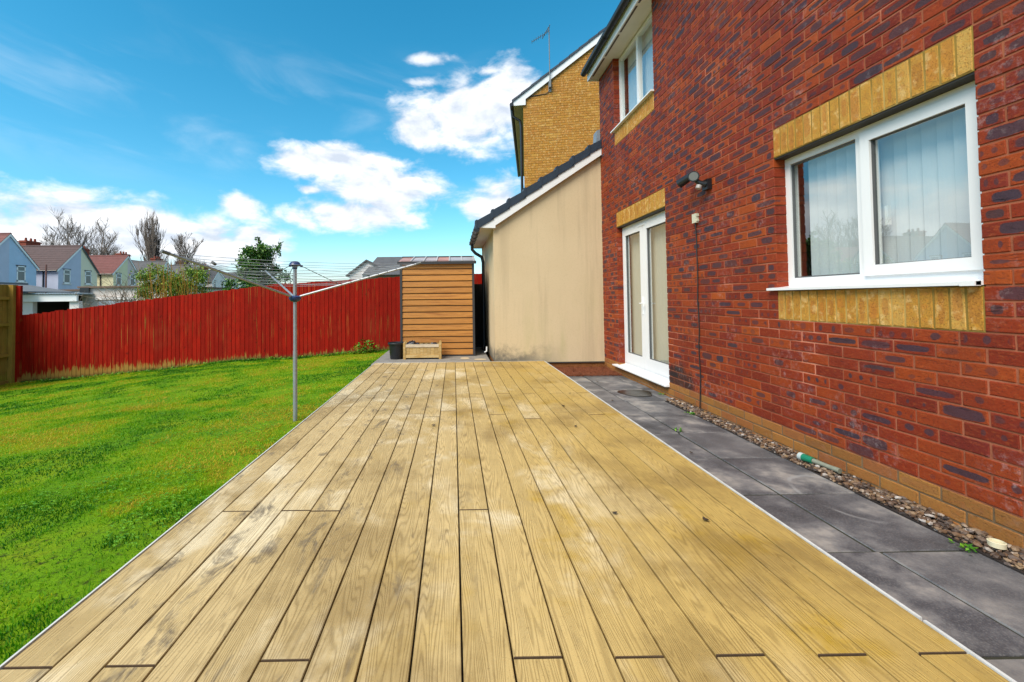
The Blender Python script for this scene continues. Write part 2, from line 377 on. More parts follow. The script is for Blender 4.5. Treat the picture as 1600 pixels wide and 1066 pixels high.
rg = m.m('ABSOLUTE', m.sub(m.vm('LENGTH', m.vm('MULTIPLY', m.vm('SUBTRACT', P, (2.28, 2.62, 0)), (1, .7, 0))), m.add(.20, m.mul(m.noise(P, 5, 2), .03))))
c = m.mix(m.mul(m.sub(1, m.ss(rg, .003, .016)), m.mul(m.ss(m.noise(P, 4, 2), .45, .6), .5)), c, (.34, .34, .34))
c = m.mix(m.mul(m.ss(m.noise(P, 1.1, 4, .6), .55, .75), .3), c, (.035, .033, .02))
M_SLAB = m.fin(c, .55, m.bump(m.noise(P, 140, 5, .7), .3, .003), spec=.45)
M_BED = plain('joint_sand', (.03, .03, .018), .95, .3, 40)
M_CONC = plain('concrete', (.22, .205, .185), .9, .22, 7, .3)
m = MAT('render_cream'); P = m.pos(); X, Y, Z = m.xyz(P); n = m.noise(P, 180, 4, .7)
c = m.mix(m.noise(P, 1.2, 4, .55), (.57, .445, .275), (.67, .54, .355))
c = m.mix(m.mul(m.ss(m.noise(m.comb(m.mul(X, 2.2), Y, m.mul(Z, .5)), 1, 4, .6), .5, .75), m.mul(m.sub(1, m.ss(Z, .3, 1.9)), .55)), c, (.42, .38, .18))
c = m.mix(m.mul(m.ss(m.noise(m.comb(m.mul(X, 6), Y, m.mul(Z, .35)), 1, 4, .6), .50, .70), .3), c, (.36, .28, .18))
c = m.mix(m.mul(m.ss(m.noise(P, 75, 5, .75), .5, .72), .35), c, (.36, .28, .17))
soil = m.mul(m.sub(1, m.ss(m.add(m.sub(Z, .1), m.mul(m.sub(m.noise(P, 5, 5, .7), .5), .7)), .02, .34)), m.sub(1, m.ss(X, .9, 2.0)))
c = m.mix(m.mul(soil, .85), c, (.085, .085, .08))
M_RENDER = m.fin(c, .9, m.bump(n, .5, .004), spec=.2)
def fence_mat(name, red, raw, worn):
    m = MAT(name); P = m.pos(); X, Y, Z = m.xyz(P); r = m.rnd(); hv = m.attr('rnd')
    g = m.noise(m.comb(m.add(m.mul(X, 55), m.mul(r, 80)), m.mul(Y, 55), m.mul(Z, 2.2)), 1, 4, .6, .4)
    b = m.noise(m.comb(m.mul(X, 9), m.mul(r, 5), m.mul(Z, 3)), 1, 4, .6)
    c = m.mix(b, tuple(x*.5 for x in red), tuple(x*1.35 for x in red)); c = m.mix(m.mul(r, .8), c, m.mix(.6, c, tuple(x*.4 for x in red)))
    c = m.mix(m.mul(m.ss(m.noise(m.comb(m.mul(X, 14), m.mul(r, 9), m.mul(Z, 9)), 1, 2), .68, .76), .6), c, (.05, .004, .002)); c = m.mix(m.mul(m.ss(m.noise(m.comb(m.mul(X, 1.3), 0, m.mul(Z, 1.2)), 1, 4, .6), .5, .75), .4), c, (.25, .03, .012))
    c = m.mix(m.mul(m.ss(g, .5, .8), .45), c, tuple(x*.35 for x in red))
    rw = m.mix(g, tuple(x*.55 for x in raw), tuple(x*1.2 for x in raw))
    hz = m.n('ShaderNodeTexCoord').outputs['UV']; _, vv, _ = m.xyz(hz)       # v runs up the board
    k = m.add(m.sub(vv, m.mul(worn, m.add(m.add(-.10, m.mul(m.sub(1, m.ss(X, -9.5, -4.5)), .10)), m.mul(m.noise(m.comb(m.mul(X, .9), m.mul(r, 6), 0), 1, 3), .20)))), m.mul(m.sub(m.noise(m.comb(m.mul(X, 22), m.mul(r, 20), m.mul(Z, 3.5)), 1, 4, .65), .5), .34))
    wear = m.sub(1, m.ss(k, -.01, .05))
    streak = m.mul(m.ss(m.noise(m.comb(m.add(m.mul(X, 40), m.mul(r, 90)), 0, m.mul(Z, .9)), 1, 3, .6), .61, .70), .6)
    c = m.mix(m.m('MAXIMUM', wear, streak), c, rw)
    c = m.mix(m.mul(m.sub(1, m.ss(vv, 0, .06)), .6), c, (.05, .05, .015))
    return m.fin(c, .75, m.bump(g, .3, .003), spec=.12)
M_RED = fence_mat('red_stained_wood', (.33, .009, .002), (.36, .20, .045), 1.)
M_RAW = fence_mat('weathered_wood', (.42, .25, .05), (.34, .26, .035), .9)
M_SHED = wood('wood_effect_cladding', (.34, .125, .018), (.52, .22, .04), (1.6, 9, 26), .5, 5)
M_FRAME = plain('charcoal_steel', (.035, .033, .036), .45, .1, 20)
M_SHROOF = plain('weathered_roof_sheet', (.40, .30, .29), .5, .25, 3)
M_PINE = wood('treated_softwood', (.46, .28, .085), (.58, .40, .17), (2.5, 9, 14), .75, 8)
M_PALE = wood('bleached_softwood', (.60, .47, .33), (.72, .60, .44), (2.5, 9, 14), .75, 8)
M_BAG = plain('black_polythene', (.010, .012, .02), .3, .3, 30, .5)

# ------------------------------------------------------------------ the ground
W = 2.549; DZ = .134
def lawn_z(x, y):
    x = np.asarray(x, float); y = np.asarray(y, float)
    p = np.interp(-x, [0, 1.5, 3.7, 5, 5.84, 7.5, 10.6, 14], [0, 0, -.14, -.2, -.26, -.44, -.69, -.9])
    return .078-.0125*y+p+(vn(x, y, 1.3)-.5)*.035*np.clip((-x-1.6)/1.5, 0, 1)
m_far = MAT('far_ground'); Pn = m_far.pos()
M_FAR = m_far.fin(m_far.ramp(m_far.noise(Pn, .05, 6, .6), [(.3, (.03, .06, .012)), (.6, (.07, .09, .03)), (.8, (.12, .11, .07))]), .95)
g = MB(); g.quad((-1500, -1500, -1.25), (1500, -1500, -1.25), (1500, 2500, -1.25), (-1500, 2500, -1.25))
tag(g.build('ground', M_FAR), kind='structure')
g = MB(); xs = np.arange(-14, -1.29, .25); xs[-1] = -1.318; ys = np.arange(-2.5, 11.6, .25)
XX, YY = np.meshgrid(xs, ys); ZZ = lawn_z(XX, YY)
nx = len(xs); g.v = [tuple(p) for p in np.stack([XX.ravel(), YY.ravel(), ZZ.ravel()], 1).tolist()]
for j in range(len(ys)-1):
    for i in range(nx-1):
        a = j*nx+i; g.f.append((a, a+1, a+nx+1, a+nx)); g.r.append(0); g.uv.append(((0, 0),)*4)
tag(g.build('lawn', M_LAWN, smooth=True), kind='structure')
g = MB(); g.box(-1.31, 2.56, -3, 11.6, -.5, -.06); tag(g.build('soil', M_BED), kind='structure')
# grass
def blades(n, x0, x1, y0, y1, hgt, wid, seed, zoff=0):
    R_ = np.random.default_rng(seed)
    x = R_.uniform(x0, x1, n); y = R_.uniform(y0, y1, n)
    lo = vn(x+3, y+9, .9)*.45+vn(x, y, 2.7)*.35+vn(x+31, y+5, 8)*.2
    patch = vn(x+11, y+4, 2.1)*.5+vn(x, y+17, 6.)*.5
    keep = R_.random(n) < np.clip(1.25-2.2*np.clip(patch-.5, 0, 1)*2, .18, 1)
    x, y, lo, patch = x[keep], y[keep], lo[keep], patch[keep]; n = len(x)
    z = lawn_z(x, y)-.004+zoff
    a = R_.uniform(0, 2*np.pi, n); h = .66*hgt*R_.uniform(.35, 1.2, n)*(.75+.5*vn(x+5, y+2, 3.3)); wd_ = wid*R_.uniform(.6, 1.3, n)
    lean = R_.uniform(.15, 1.0, n)*h; la = R_.uniform(0, 2*np.pi, n)
    cx, sx_ = np.cos(a)*wd_/2, np.sin(a)*wd_/2
    mx, my = np.cos(la)*lean, np.sin(la)*lean
    V = np.zeros((n, 5, 3))
    V[:, 0] = np.stack([x-cx, y-sx_, z], 1); V[:, 1] = np.stack([x+cx, y+sx_, z], 1)
    V[:, 2] = np.stack([x+cx*.8+mx*.35, y+sx_*.8+my*.35, z+h*.6], 1); V[:, 3] = np.stack([x-cx*.8+mx*.35, y-sx_*.8+my*.35, z+h*.6], 1)
    V[:, 4] = np.stack([x+mx, y+my, z+h*.95], 1)
    tone = np.clip((lo-.5)*3.2+.53+R_.normal(0, .13, n)+np.clip(patch-.62, 0, 1)*.9, 0, 1)
    return V, tone
parts = [blades(62000, -3.4, -1.325, .6, 3.2, .030, .0042, 1), blades(70000, -6.5, -1.325, 3.2, 6, .034, .006, 2), blades(30000, -6.5, -3.4, 1.2, 3.2, .034, .006, 5),
         blades(95000, -11.2, -1.325, 6, 10.98, .036, .0095, 3), blades(36000, -11.2, -6.5, 3.2, 6, .036, .008, 4), blades(5000, -11.2, -1.2, 10.75, 11.0, .07, .011, 6), blades(4200, -1.42, -1.335, .6, 7.4, .085, .0042, 8), blades(2600, -5, -1.335, .7, 6, .075, .0036, 9)]
V = np.concatenate([p_[0] for p_ in parts]); T = np.concatenate([p_[1] for p_ in parts]); n = len(V)
me = bpy.data.meshes.new('lawn_grass'); me.vertices.add(n*5); me.vertices.foreach_set('co', V.astype(np.float32).ravel())
b = np.arange(n)*5
me.loops.add(n*7); me.polygons.add(n*2)
li = np.stack([b, b+1, b+2, b+3, b+3, b+2, b+4], 1).ravel(); me.loops.foreach_set('vertex_index', li.astype(np.int32))
ls = np.stack([np.arange(n)*7, np.arange(n)*7+4], 1).ravel(); me.polygons.foreach_set('loop_start', ls.astype(np.int32))
me.update(calc_edges=True); me.validate()
at_ = me.attributes.new('tone', 'FLOAT', 'POINT'); at_.data.foreach_set('value', np.repeat(T, 5).astype(np.float32))
at_ = me.attributes.new('hgt', 'FLOAT', 'POINT'); at_.data.foreach_set('value', np.tile([0, 0, .8, .8, 1.], n).astype(np.float32))
me.materials.append(M_GRASS)
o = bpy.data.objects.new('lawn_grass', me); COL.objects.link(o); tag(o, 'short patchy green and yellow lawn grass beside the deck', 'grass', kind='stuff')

g = MB(); R_ = random.Random(21)
for i in range(5000):
    x_ = -1.36-abs(R_.gauss(0, 1.1)); y_ = R_.uniform(.7, 6)
    if vn(x_+2, y_, 1.7) < .52: continue
    z_ = float(lawn_z(x_, y_))+R_.uniform(.008, .026); a0 = R_.uniform(0, 6.28); q_ = R_.uniform(.006, .012); rv = R_.random()
    for k in range(3):
        a = a0+k*2.094; c_, d_ = math.cos(a), math.sin(a)
        g.quad((x_, y_, z_), (x_+q_*(c_*.6-d_*.5), y_+q_*(d_*.6+c_*.5), z_+.003), (x_+q_*c_*1.15, y_+q_*d_*1.15, z_), (x_+q_*(c_*.6+d_*.5), y_+q_*(d_*.6-c_*.5), z_+.003), rv)
CLOVER = g
# ------------------------------------------------------------------ deck
deck = thing('deck', (0.08, 3, 0), 'pale tan composite deck with long boards and thin white edging', 'deck')
XL = .0129-9*.149
jn = {0: 1.32, 2: 1.32, 5: 1.33, 10: 1.325, 12: 1.32, 14: 1.32, 16: 1.315, 18: 1.315, 1: 2.26, 3: 2.26, 4: 2.25, 9: 2.24, 7: .4, 6: .5, 8: .6, 11: .45, 13: .3, 15: .5, 17: .4}
for i in range(19):
    xa = XL+i*.149+.003; xb = XL+(i+1)*.149-.003
    j0 = jn[i]; cuts = [-1.6]+[j0+3.6*k for k in (-1, 0, 1, 2) if -1.5 < j0+3.6*k < 7.2]+[7.42]
    for ya, yb in zip(cuts, cuts[1:]):
        g = MB(); y0, y1 = ya+.0035, yb-.0035; c = .0018; dzr = random.uniform(-.0008, .0008)
        zt = DZ+dzr
        ring = lambda d, z: [(xa+d, y0+d, z), (xb-d, y0+d, z), (xb-d, y1-d, z), (xa+d, y1-d, z)]
        g.v = ring(0, zt-.024)+ring(0, zt-c)+ring(c, zt)
        for a, b_ in ((0, 4), (4, 8)):
            for k in range(4): g.f.append((a+k, a+(k+1) % 4, b_+(k+1) % 4, b_+k))
        g.f += [(8, 9, 10, 11), (3, 2, 1, 0)]; g.r = [0]*len(g.f); g.uv = [((0, 0),)*4]*len(g.f)
        o = g.build('board', M_DECK, deck); o.data.materials.append(M_CORESHADE)
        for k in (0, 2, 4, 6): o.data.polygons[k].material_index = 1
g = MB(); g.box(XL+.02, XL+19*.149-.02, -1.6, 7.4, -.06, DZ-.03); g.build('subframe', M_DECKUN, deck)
for x0, x1, ya, yb in ((XL-.0085, XL-.001, -1.6, 7.425), (XL+19*.149+.001, XL+19*.149+.011, -1.6, 1.443), (XL+19*.149+.001, XL+19*.149+.011, 1.455, 7.425)):
    g = MB(); g.box(x0, x1, ya, yb, .0, DZ+.003); g.build('edge_trim', M_TRIM, deck)
g = MB(); g.box(XL, XL+19*.149, 7.422, 7.436, 0, DZ+.002); g.build('edge_trim', plain('grey_trim', (.5, .48, .46), .5), deck)

# ------------------------------------------------------------------ paving
pav = thing('paving', (2, 3, 0), '', ''); del_ = [pav.pop(k, None) for k in ('label', 'category')]; tag(pav, kind='structure')
def slab(x0, x1, y0, y1):
    g = MB(); j = lambda: random.uniform(-.0025, .0025); e = .004
    zt = [j(), j(), j(), j()]
    cs = [(x0, y0), (x1, y0), (x1, y1), (x0, y1)]
    cx, cy_ = (x0+x1)/2, (y0+y1)/2
    ins = [(x+(e if x < cx else -e), y+(e if y < cy_ else -e)) for x, y in cs]
    g.v = [(x, y, -.05) for x, y in cs]+[(x, y, z-.005) for (x, y), z in zip(cs, zt)]+[(x, y, z) for (x, y), z in zip(ins, zt)]
    for a, b_ in ((0, 4), (4, 8)):
        for k in range(4): g.f.append((a+k, a+(k+1) % 4, b_+(k+1) % 4, b_+k))
    g.f.append((8, 9, 10, 11)); g.r = [0]*9; g.uv = [((0, 0),)*4]*9
    g.build('slab', M_SLAB, pav)
g = MB(); g.box(1.512, 2.404, -1.6, 6.72, -.056, -.007); g.build('jointing', M_BED, pav)
ysl = [1.471+.6*k for k in range(-5, 9)]
for k, y0 in enumerate(ysl):
    sx_ = random.uniform(-.012, .012); y1 = min(y0+.586, 6.72)
    slab(1.515, 1.941+sx_, y0, y1); slab(1.957+sx_, 2.40+random.uniform(-.012, .012), y0+random.uniform(-.006, .006), y1)
    if y0 > 5.0: slab(2.408, 2.545, y0, y1)
g = MB(); pts = [(2.235+.19*math.cos(a)*(1+.15*math.sin(3*a)), 5.46+.22*math.sin(a)*(1+.12*math.cos(2*a)), .0065) for a in np.linspace(0, 2*math.pi, 29)[:-1]]
g.poly(pts); g.build('damp_patch', plain('damp_stain', (.02, .017, .011), .3, .3, 12), pav)
# needle litter behind the paving, between deck and extension
M_LIT = plain('brown_needles', (.17, .045, .014), .9, .45, 60)
g = MB(); n = 2600
for i in range(n):
    x = random.uniform(1.52, 2.53); y = random.uniform(6.62, 7.49); a = random.uniform(0, 6.28); l = random.uniform(.02, .06)
    z = .012+random.random()*.03+.03*(y-6.7); dx_, dy_ = math.cos(a)*l/2, math.sin(a)*l/2; dz_ = random.uniform(-.012, .012)
    wx, wy = -math.sin(a)*.002, math.cos(a)*.002
    g.quad((x-dx_-wx, y-dy_-wy, z-dz_), (x+dx_-wx, y+dy_-wy, z+dz_), (x+dx_+wx, y+dy_+wy, z+dz_), (x-dx_+wx, y-dy_+wy, z-dz_))
g.box(1.51, 2.545, 6.73, 7.5, -.05, .012)
tag(g.build('needle_litter', M_LIT), 'rusty brown fallen needles between deck and cream wall', 'litter', kind='stuff')
# concrete base of the shed
g = MB(); g.box(-1.40, .62, 7.44, 9.9, -.3, .108); tag(g.build('concrete_base', M_CONC), kind='structure')
g = MB(); g.box(.62, .70, 7.44, 10.7, -.3, .02); tag(g.build('side_gap_soil', M_BED), kind='structure')
for (x, y, rx, ry), lb in (((.19, 8.05, .085, .13), 'left of the two pale round stains on concrete base'), ((.46, 7.88, .11, .10), 'right of the two pale round stains on concrete base')):
    g = MB(); g.poly([(x+rx*math.cos(a), y+ry*math.sin(a), .112) for a in np.linspace(0, 6.283, 25)[:-1]])
    g.build('pale_disc', plain('pale_disc', (.50, .40, .26), .8, .1, 20), None); o = bpy.data.objects[-1] if False else None
for o, lb in zip([o for o in COL.objects if o.name.startswith('pale_disc')], ('left of two pale round discs lying on the concrete base', 'right of two pale round discs lying on the concrete base')):
    tag(o, lb, 'disc', 'pale discs on the concrete')

# gravel strip
m = MAT('gravel_stone'); rr = m.attr('rnd')
M_GRAV = m.fin(m.mix(m.mul(m.noise(m.pos(), 60, 3), .5), m.ramp(rr, [(0, (.025, .022, .022)), (.25, (.09, .05, .03)), (.45, (.20, .11, .055)), (.65, (.13, .105, .095)), (.85, (.32, .20, .10)), (1, (.52, .48, .45))]), (.05, .03, .02)), .6)
import bmesh
ico = bmesh.new(); bmesh.ops.create_icosphere(ico, subdivisions=1, radius=1); iv = [v.co.copy() for v in ico.verts]; ifc = [tuple(v.index for v in f.verts) for f in ico.faces]; ico.free()
g = MB()
for i in range(2600):
    y = random.uniform(1.0, 5.06); x = random.uniform(2.405, 2.548); s_ = random.uniform(.007, .017)
    z = .004+random.random()**1.5*.022+max(0, (x-2.45))*.25*max(0, (3.5-y))/1.5*.6
    Rm = Matrix.Rotation(random.uniform(0, 6.28), 3, 'Z') @ Matrix.Rotation(random.uniform(-.6, .6), 3, 'X')
    sc = Vector((s_*random.uniform(.9, 1.5), s_*random.uniform(.7, 1.1), s_*random.uniform(.5, .8))); o0 = len(g.v); rv = random.random()
    for v in iv:
        q = Rm @ Vector((v.x*sc.x, v.y*sc.y, v.z*sc.z))*random.uniform(.88, 1.12); g.v.append((x+q.x, y+q.y, z+q.z))
    for f in ifc: g.f.append(tuple(o0+k for k in f)); g.r.append(rv); g.uv.append(((0, 0),)*3)
g.box(2.40, 2.549, .9, 5.06, -.05, .004)
tag(g.build('gravel', M_GRAV), 'strip of mixed brown gravel between paving and brick wall', 'gravel', kind='stuff')

# ------------------------------------------------------------------ red brick house
house = thing('brick_house', (4.5, 3, 0), 'dark red brick house with white windows and buff brick lintels', 'house')
HY0, HY1, HZ1 = -2.0, 7.505, 4.93
G0 = 2.105
def zb(n): return .025+.075*n
# (y0, y1, z0, z1) openings in the outer face; lintel / sill zones hold soldier bricks
OPEN = [(G0, G0+1.35, 1.225, 2.275), (5.255, 6.83, .10, 2.275), (5.48, 6.83, 3.775, 4.95)]
SOLD = [(G0, G0+1.35, 2.275, 2.5), (G0, G0+1.35, 1.0, 1.225), (5.255, 6.83, 2.275, 2.5), (5.48, 6.83, 3.55, 3.775)]
HOLES = OPEN+SOLD
def cells(y0, y1, z0, z1, holes):
    ys_ = sorted({y0, y1, *[h[k] for h in holes for k in (0, 1)]}); zs_ = sorted({z0, z1, *[h[k] for h in holes for k in (2, 3)]})
    for a, b_ in zip(ys_, ys_[1:]):
        for c, d in zip(zs_, zs_[1:]):
            my, mz = (a+b_)/2, (c+d)/2
            if not any(h[0] < my < h[1] and h[2] < mz < h[3] for h in holes): yield a, b_, c, d
g = MB()
for a, b_, c, d in cells(HY0, HY1-.004, -.3, HZ1+.05, [(h[0]-.006, h[1]+.006, h[2]-.004, h[3]+.004) for h in OPEN]):
    g.box(W+.0045, W+.10, a, b_, c, d)
wall = g.build('wall', M_MORT, house)
g = MB(); g.box(W+.0042, W+.06, HY0, HY1-.005, -.1, .172); 
for a, b_ in ((HY0, 5.249), (6.836, HY1-.005)): g.box(W+.0040, W+.06, a, b_, -.1, .171)
g = MB()
for a, b_ in ((HY0, 5.249), (6.836, HY1-.005)): g.box(W+.0032, W+.0045, a, b_, -.1, .171)
g.box(W+.0032, W+.02, 5.249, 6.836, -.1, .09)
g.build('plinth_mortar', M_MORTP, house)
def brick_mesh(L, H, D, seed, mb=None, at=(0, 0, 0), r=0., swap=False):
    """front face looks to -X, centred on Y and Z; returns an MB"""
    R_ = random.Random(seed); g = mb or MB(); e = .0032
    ys_ = [-L/2, -L/2+e, R_.uniform(-.02, .02)*L, L/2-e, L/2]; zs_ = [-H/2, -H/2+e, H/2-e, H/2]
    i0 = len(g.v); n = 5
    for kz, z in enumerate(zs_):
        for ky, y in enumerate(ys_):
            edge = ky in (0, 4) or kz in (0, 3)
            x = .0032+R_.uniform(-.0006, .0008) if edge else R_.uniform(-.0012, .0010)
            g.v.append((at[0]+x, at[1]+y+R_.uniform(-.0018, .0018), at[2]+z+R_.uniform(-.0018, .0018)))
    def uv(y, z):
        a, b_ = y/L+.5, z/H+.5
        return (b_, a) if swap else (a, b_)
    for kz in range(3):
        for ky in range(4):
            a = i0+kz*n+ky
            g.f.append((a, a+n, a+n+1, a+1)); g.r.append(r); y0, y1, z0, z1 = ys_[ky], ys_[ky+1], zs_[kz], zs_[kz+1]
            g.uv.append((uv(y0, z0), uv(y0, z1), uv(y1, z1), uv(y1, z0)))
    j0 = len(g.v); per = [0, 1, 2, 3, 4, 9, 14, 19, 18, 17, 16, 15, 10, 5]
    for k in per: v = g.v[i0+k]; g.v.append((at[0]+D, v[1], v[2]))
    for k in range(14):
        a, b_ = per[k], per[(k+1) % 14]
        g.f.append((i0+a, i0+b_, j0+(k+1) % 14, j0+k)); g.r.append(r)
        ua = (g.v[i0+a][1]-at[1], g.v[i0+a][2]-at[2]); ub = (g.v[i0+b_][1]-at[1], g.v[i0+b_][2]-at[2])
        g.uv.append((uv(*ua), uv(*ub), uv(*ub), uv(*ua)))
    return g
FULL = [brick_mesh(.215, .065, .095, 100+k).mesh('brick', M_BR_O) for k in range(6)]
HALF = [brick_mesh(.1025, .065, .095, 200+k).mesh('brick', M_BR_O) for k in range(3)]
PFULL = [brick_mesh(.215, .065, .095, 300+k).mesh('brick', M_PL_O) for k in range(3)]
items = []
for n in range(-1, 66):
    z0, z1 = zb(n), zb(n+1); zc = (z0+z1)/2
    off = 0 if n % 2 else .1125
    cuts = [HY0]
    solid = []; y = HY0
    for h in sorted(h for h in HOLES if h[2] < zc < h[3]):
        solid.append((y, h[0], y > HY0, True)); y = h[1]
    solid.append((y, HY1, y > HY0, True))
    for a, b_, ja, jb in solid:
        k = math.floor((a-G0-off)/.225)
        while True:
            p0 = G0+off+k*.225; p1 = p0+.225; k += 1
            if p0 >= b_-.02: break
            q0, q1 = max(p0, a), min(p1, b_)
            if q1-q0 < .05: continue
            e0 = 0 if (ja and abs(q0-a) < 1e-6) else .005; e1 = 0 if (jb and abs(q1-b_) < 1e-6) else .005
            items.append((q0+e0, q1-e1, zc, n))
def area(it):
    y = (it[0]+it[1])/2; p = px((W, y, it[2]))
    if not (-10 < p[0] < 1610 and -10 < p[1] < 1076): return 0
    return (it[1]-it[0])/y**3
items.sort(key=area, reverse=True)
stuff = MB(); pstuff = MB(); cnt = 0
for k, (ya, yb, zc, n) in enumerate(items):
    L = yb-ya; yc = (ya+yb)/2; pl = n < 2
    if cnt < 300 and area((ya, yb, zc, n)) > 0:
        if pl and L > .15: me, sy = PFULL[k % 3], L/.215
        elif L > .15: me, sy = FULL[k % 6], L/.215
        else: me, sy = HALF[k % 3], L/.1025
        o = inst('brick', me, wall, (W+random.uniform(-.0012, .0012), yc, zc)); o.scale = (1, sy, 1); cnt += 1
        if random.random() < .5 and not (yb-ya) < .2: pass
    else:
        tgt = pstuff if pl else stuff
        brick_mesh(L, .065, .095, k, tgt, (W+random.uniform(-.0012, .0012), yc, zc), random.random())
tag(stuff.build('brick_courses', M_BR_A, wall), kind='stuff'); tag(pstuff.build('plinth_courses', M_PL_A, wall), kind='stuff')
# brick return at the far corner of the house
g = MB()
for n in range(-1, 66):
    g.box(W+.004, W+.2, HY1-.004, HY1, zb(n)+.005, zb(n+1)-.005, random.random())
g.box(W+.01, 8, HY1-.08, HY1-.003, -.3, HZ1); g.build('end_wall', M_BR_A, house)
# soldier courses
SFULL = [brick_mesh(.065, .215, .095, 400+k, swap=True).mesh('brick', M_BUFF) for k in range(5)]
def soldiers(kind, y0, y1, z0, z1, back):
    g = MB(); g.box(W+.003, W+.098, y0, y1, z0, z1)
    if kind == 'lintel':
        h = g.build('lintel_mortar', M_MORTB, house)
        g = MB(); g.box(W+.004, W+.11, y0, y1, z0-.006, z0-.0005); h = h
        st = MB(); st.box(W+.008, W+.112, y0-.003, y1+.003, z0-.012, z0-.002); st.build('steel_angle', M_STEEL, h)
    else: h = g.build('sill_course', M_MORTB, house)
    h.name = 'lintel' if kind == 'lintel' else 'sill_course'
    nS = round((y1-y0)/.075)
    for i in range(nS):
        inst('brick', SFULL[(i*7+nS) % 5], h, (W+random.uniform(-.0015, .001), y0+.0375+i*(y1-y0)/nS, (z0+z1)/2))
for i, (y0, y1, z0, z1) in enumerate(SOLD): soldiers('sill' if i in (1, 3) else 'lintel', y0, y1, z0, z1, 0)

FX = W+.09                       # outer plane of the window frames
def ring(g, x0, x1, y0, y1, z0, z1, t, b=None, rt=None):
    """rectangular frame of width t (bottom b)"""
    b = b or t; e = .0
    g.box(x0, x1, y0, y1, z1-t, z1); g.box(x0, x1, y0, y1, z0, z0+b)
    g.box(x0, x1, y0, y0+t, z0+b, z1-t); g.box(x0, x1, y1-t, y1, z0+b, z1-t)
def pane(y0, y1, z0, z1, x, parent):
    g = MB(); g.quad((x, y1, z0), (x, y0, z0), (x, y0, z1), (x, y1, z1))
    return g.build('pane', M_GLASS, parent)
def blinds(y0, y1, z0, z1, x, parent, mat, pitch=.085, wdt=.098, tilt=.33, jit=.05):
    n = int((y1-y0)/pitch)
    for i in range(n):
        yc = y0+pitch*(i+.5); a = tilt+random.uniform(-jit, jit); g = MB(); cur = .006; seg = 5; c, s_ = math.cos(a), math.sin(a)
        pr = []
        for k in range(seg+1):
            t = (k/seg-.5)*wdt; d = cur*(1-(2*k/seg-1)**2); pr.append((x+t*s_-d*c, yc+t*c+d*s_))
        for (xa, ya), (xb, yb) in zip(pr, pr[1:]): g.quad((xa, ya, z0), (xb, yb, z0), (xb, yb, z1), (xa, ya, z1))
        g.build('blind_slat', mat, parent, smooth=True)
# near window: fixed light on the far side, opening casement on the near side
g = MB(); y0, y1 = G0-.004, G0+1.354; z0, z1 = 1.262, 2.262
ring(g, FX, FX+.065, y0, y1, z0, z1, .052, .060); g.box(FX+.001, FX+.064, 2.785, 2.845, z0+.058, z1-.05)
win = g.build('window', M_WHITE, house)
g = MB(); ring(g, FX-.018, FX+.045, G0+.042, 2.795, z0+.045, z1-.040, .062, .066); g.build('casement', M_WHITE, win)
g = MB(); ring(g, FX+.012, FX+.03, 2.843, y1-.05, z0+.058, z1-.05, .012); ring(g, FX-.004, FX+.02, G0+.10, 2.737, z0+.107, z1-.098, .008); g.build('glazing_bead', plain('grey_gasket', (.10, .105, .11), .6), win)
pane(2.845, y1-.05, z0+.06, z1-.05, FX+.03, win); pane(G0+.10, 2.735, z0+.108, z1-.10, FX+.01, win)
blinds(G0+.02, y1-.03, z0+.0, z1, FX+.125, win, M_SLAT, .082, tilt=-.36)
g = MB(); g.prism([(W-.035, 1.229), (W-.035, 1.247), (FX-.0, 1.262), (FX+.06, 1.262), (FX+.06, 1.229)], 'y', G0-.0, G0+1.425)
g.v = [(x, min(y, G0+1.355) if x > W-.001 else y, z) for x, y, z in g.v]; s_ = g.build('window_sill', M_WHITE, house)
g = MB(); g.box(W-.042, W-.01, G0+.0, G0+.065, 1.226, 1.25); g.build('end_cap', M_WHITE, s_)
g = MB(); g.prism([(.013, 0), (.013, .008), (.05, .008), (.05, 0)], 'x', 0, .001); 
g = MB(); g.box(FX+.055, FX+.075, 2.70, 2.72, 1.62, 1.74); g.build('handle', M_WHITE, win)
# french doors
g = MB(); y0, y1 = 5.251, 6.834; z0, z1 = .165, 2.262
ring(g, FX, FX+.07, y0, y1, z0, z1, .055, .05); door = g.build('french_door', M_WHITE, house)
ym = 6.06
for a, b_ in ((y0+.045, ym-.004), (ym+.004, y1-.045)):
    g = MB(); ring(g, FX-.016, FX+.05, a, b_, z0+.035, z1-.045, .098, .15); lf = g.build('door_leaf', M_WHITE, door)
    pane(a+.095, b_-.095, z0+.18, z1-.14, FX+.015, door)
    g = MB(); ring(g, FX-.003, FX+.02, a+.096, b_-.096, z0+.183, z1-.141, .010); g.build('glazing_bead', bpy.data.materials['grey_gasket'], door)
g = MB(); g.box(FX-.028, FX-.014, ym+.03, ym+.055, .95, 1.19); g.tube([(FX-.03, ym+.042, 1.10), (FX-.065, ym+.042, 1.10), (FX-.068, ym+.02, 1.10), (FX-.066, ym-.08, 1.098)], .009); g.build('door_handle', M_WHITE, door, smooth=True)
g = MB(); g.box(FX-.024, FX-.0155, 5.98, 6.22, 2.178, 2.20); g.build('trickle_vent', M_WHITE, door)
g = MB(); g.prism([(W-.055, .118), (W-.055, .134), (FX, .165), (FX+.06, .165), (FX+.06, .118)], 'y', 5.245, 6.99)
g.v = [(x, min(y, 6.835) if x > W-.001 else y, z) for x, y, z in g.v]; g.build('door_sill', M_WHITE, house)
blinds(y0+.06, y1-.05, .2, 2.24, FX+.12, door, M_SLATB, .080, tilt=-.25)
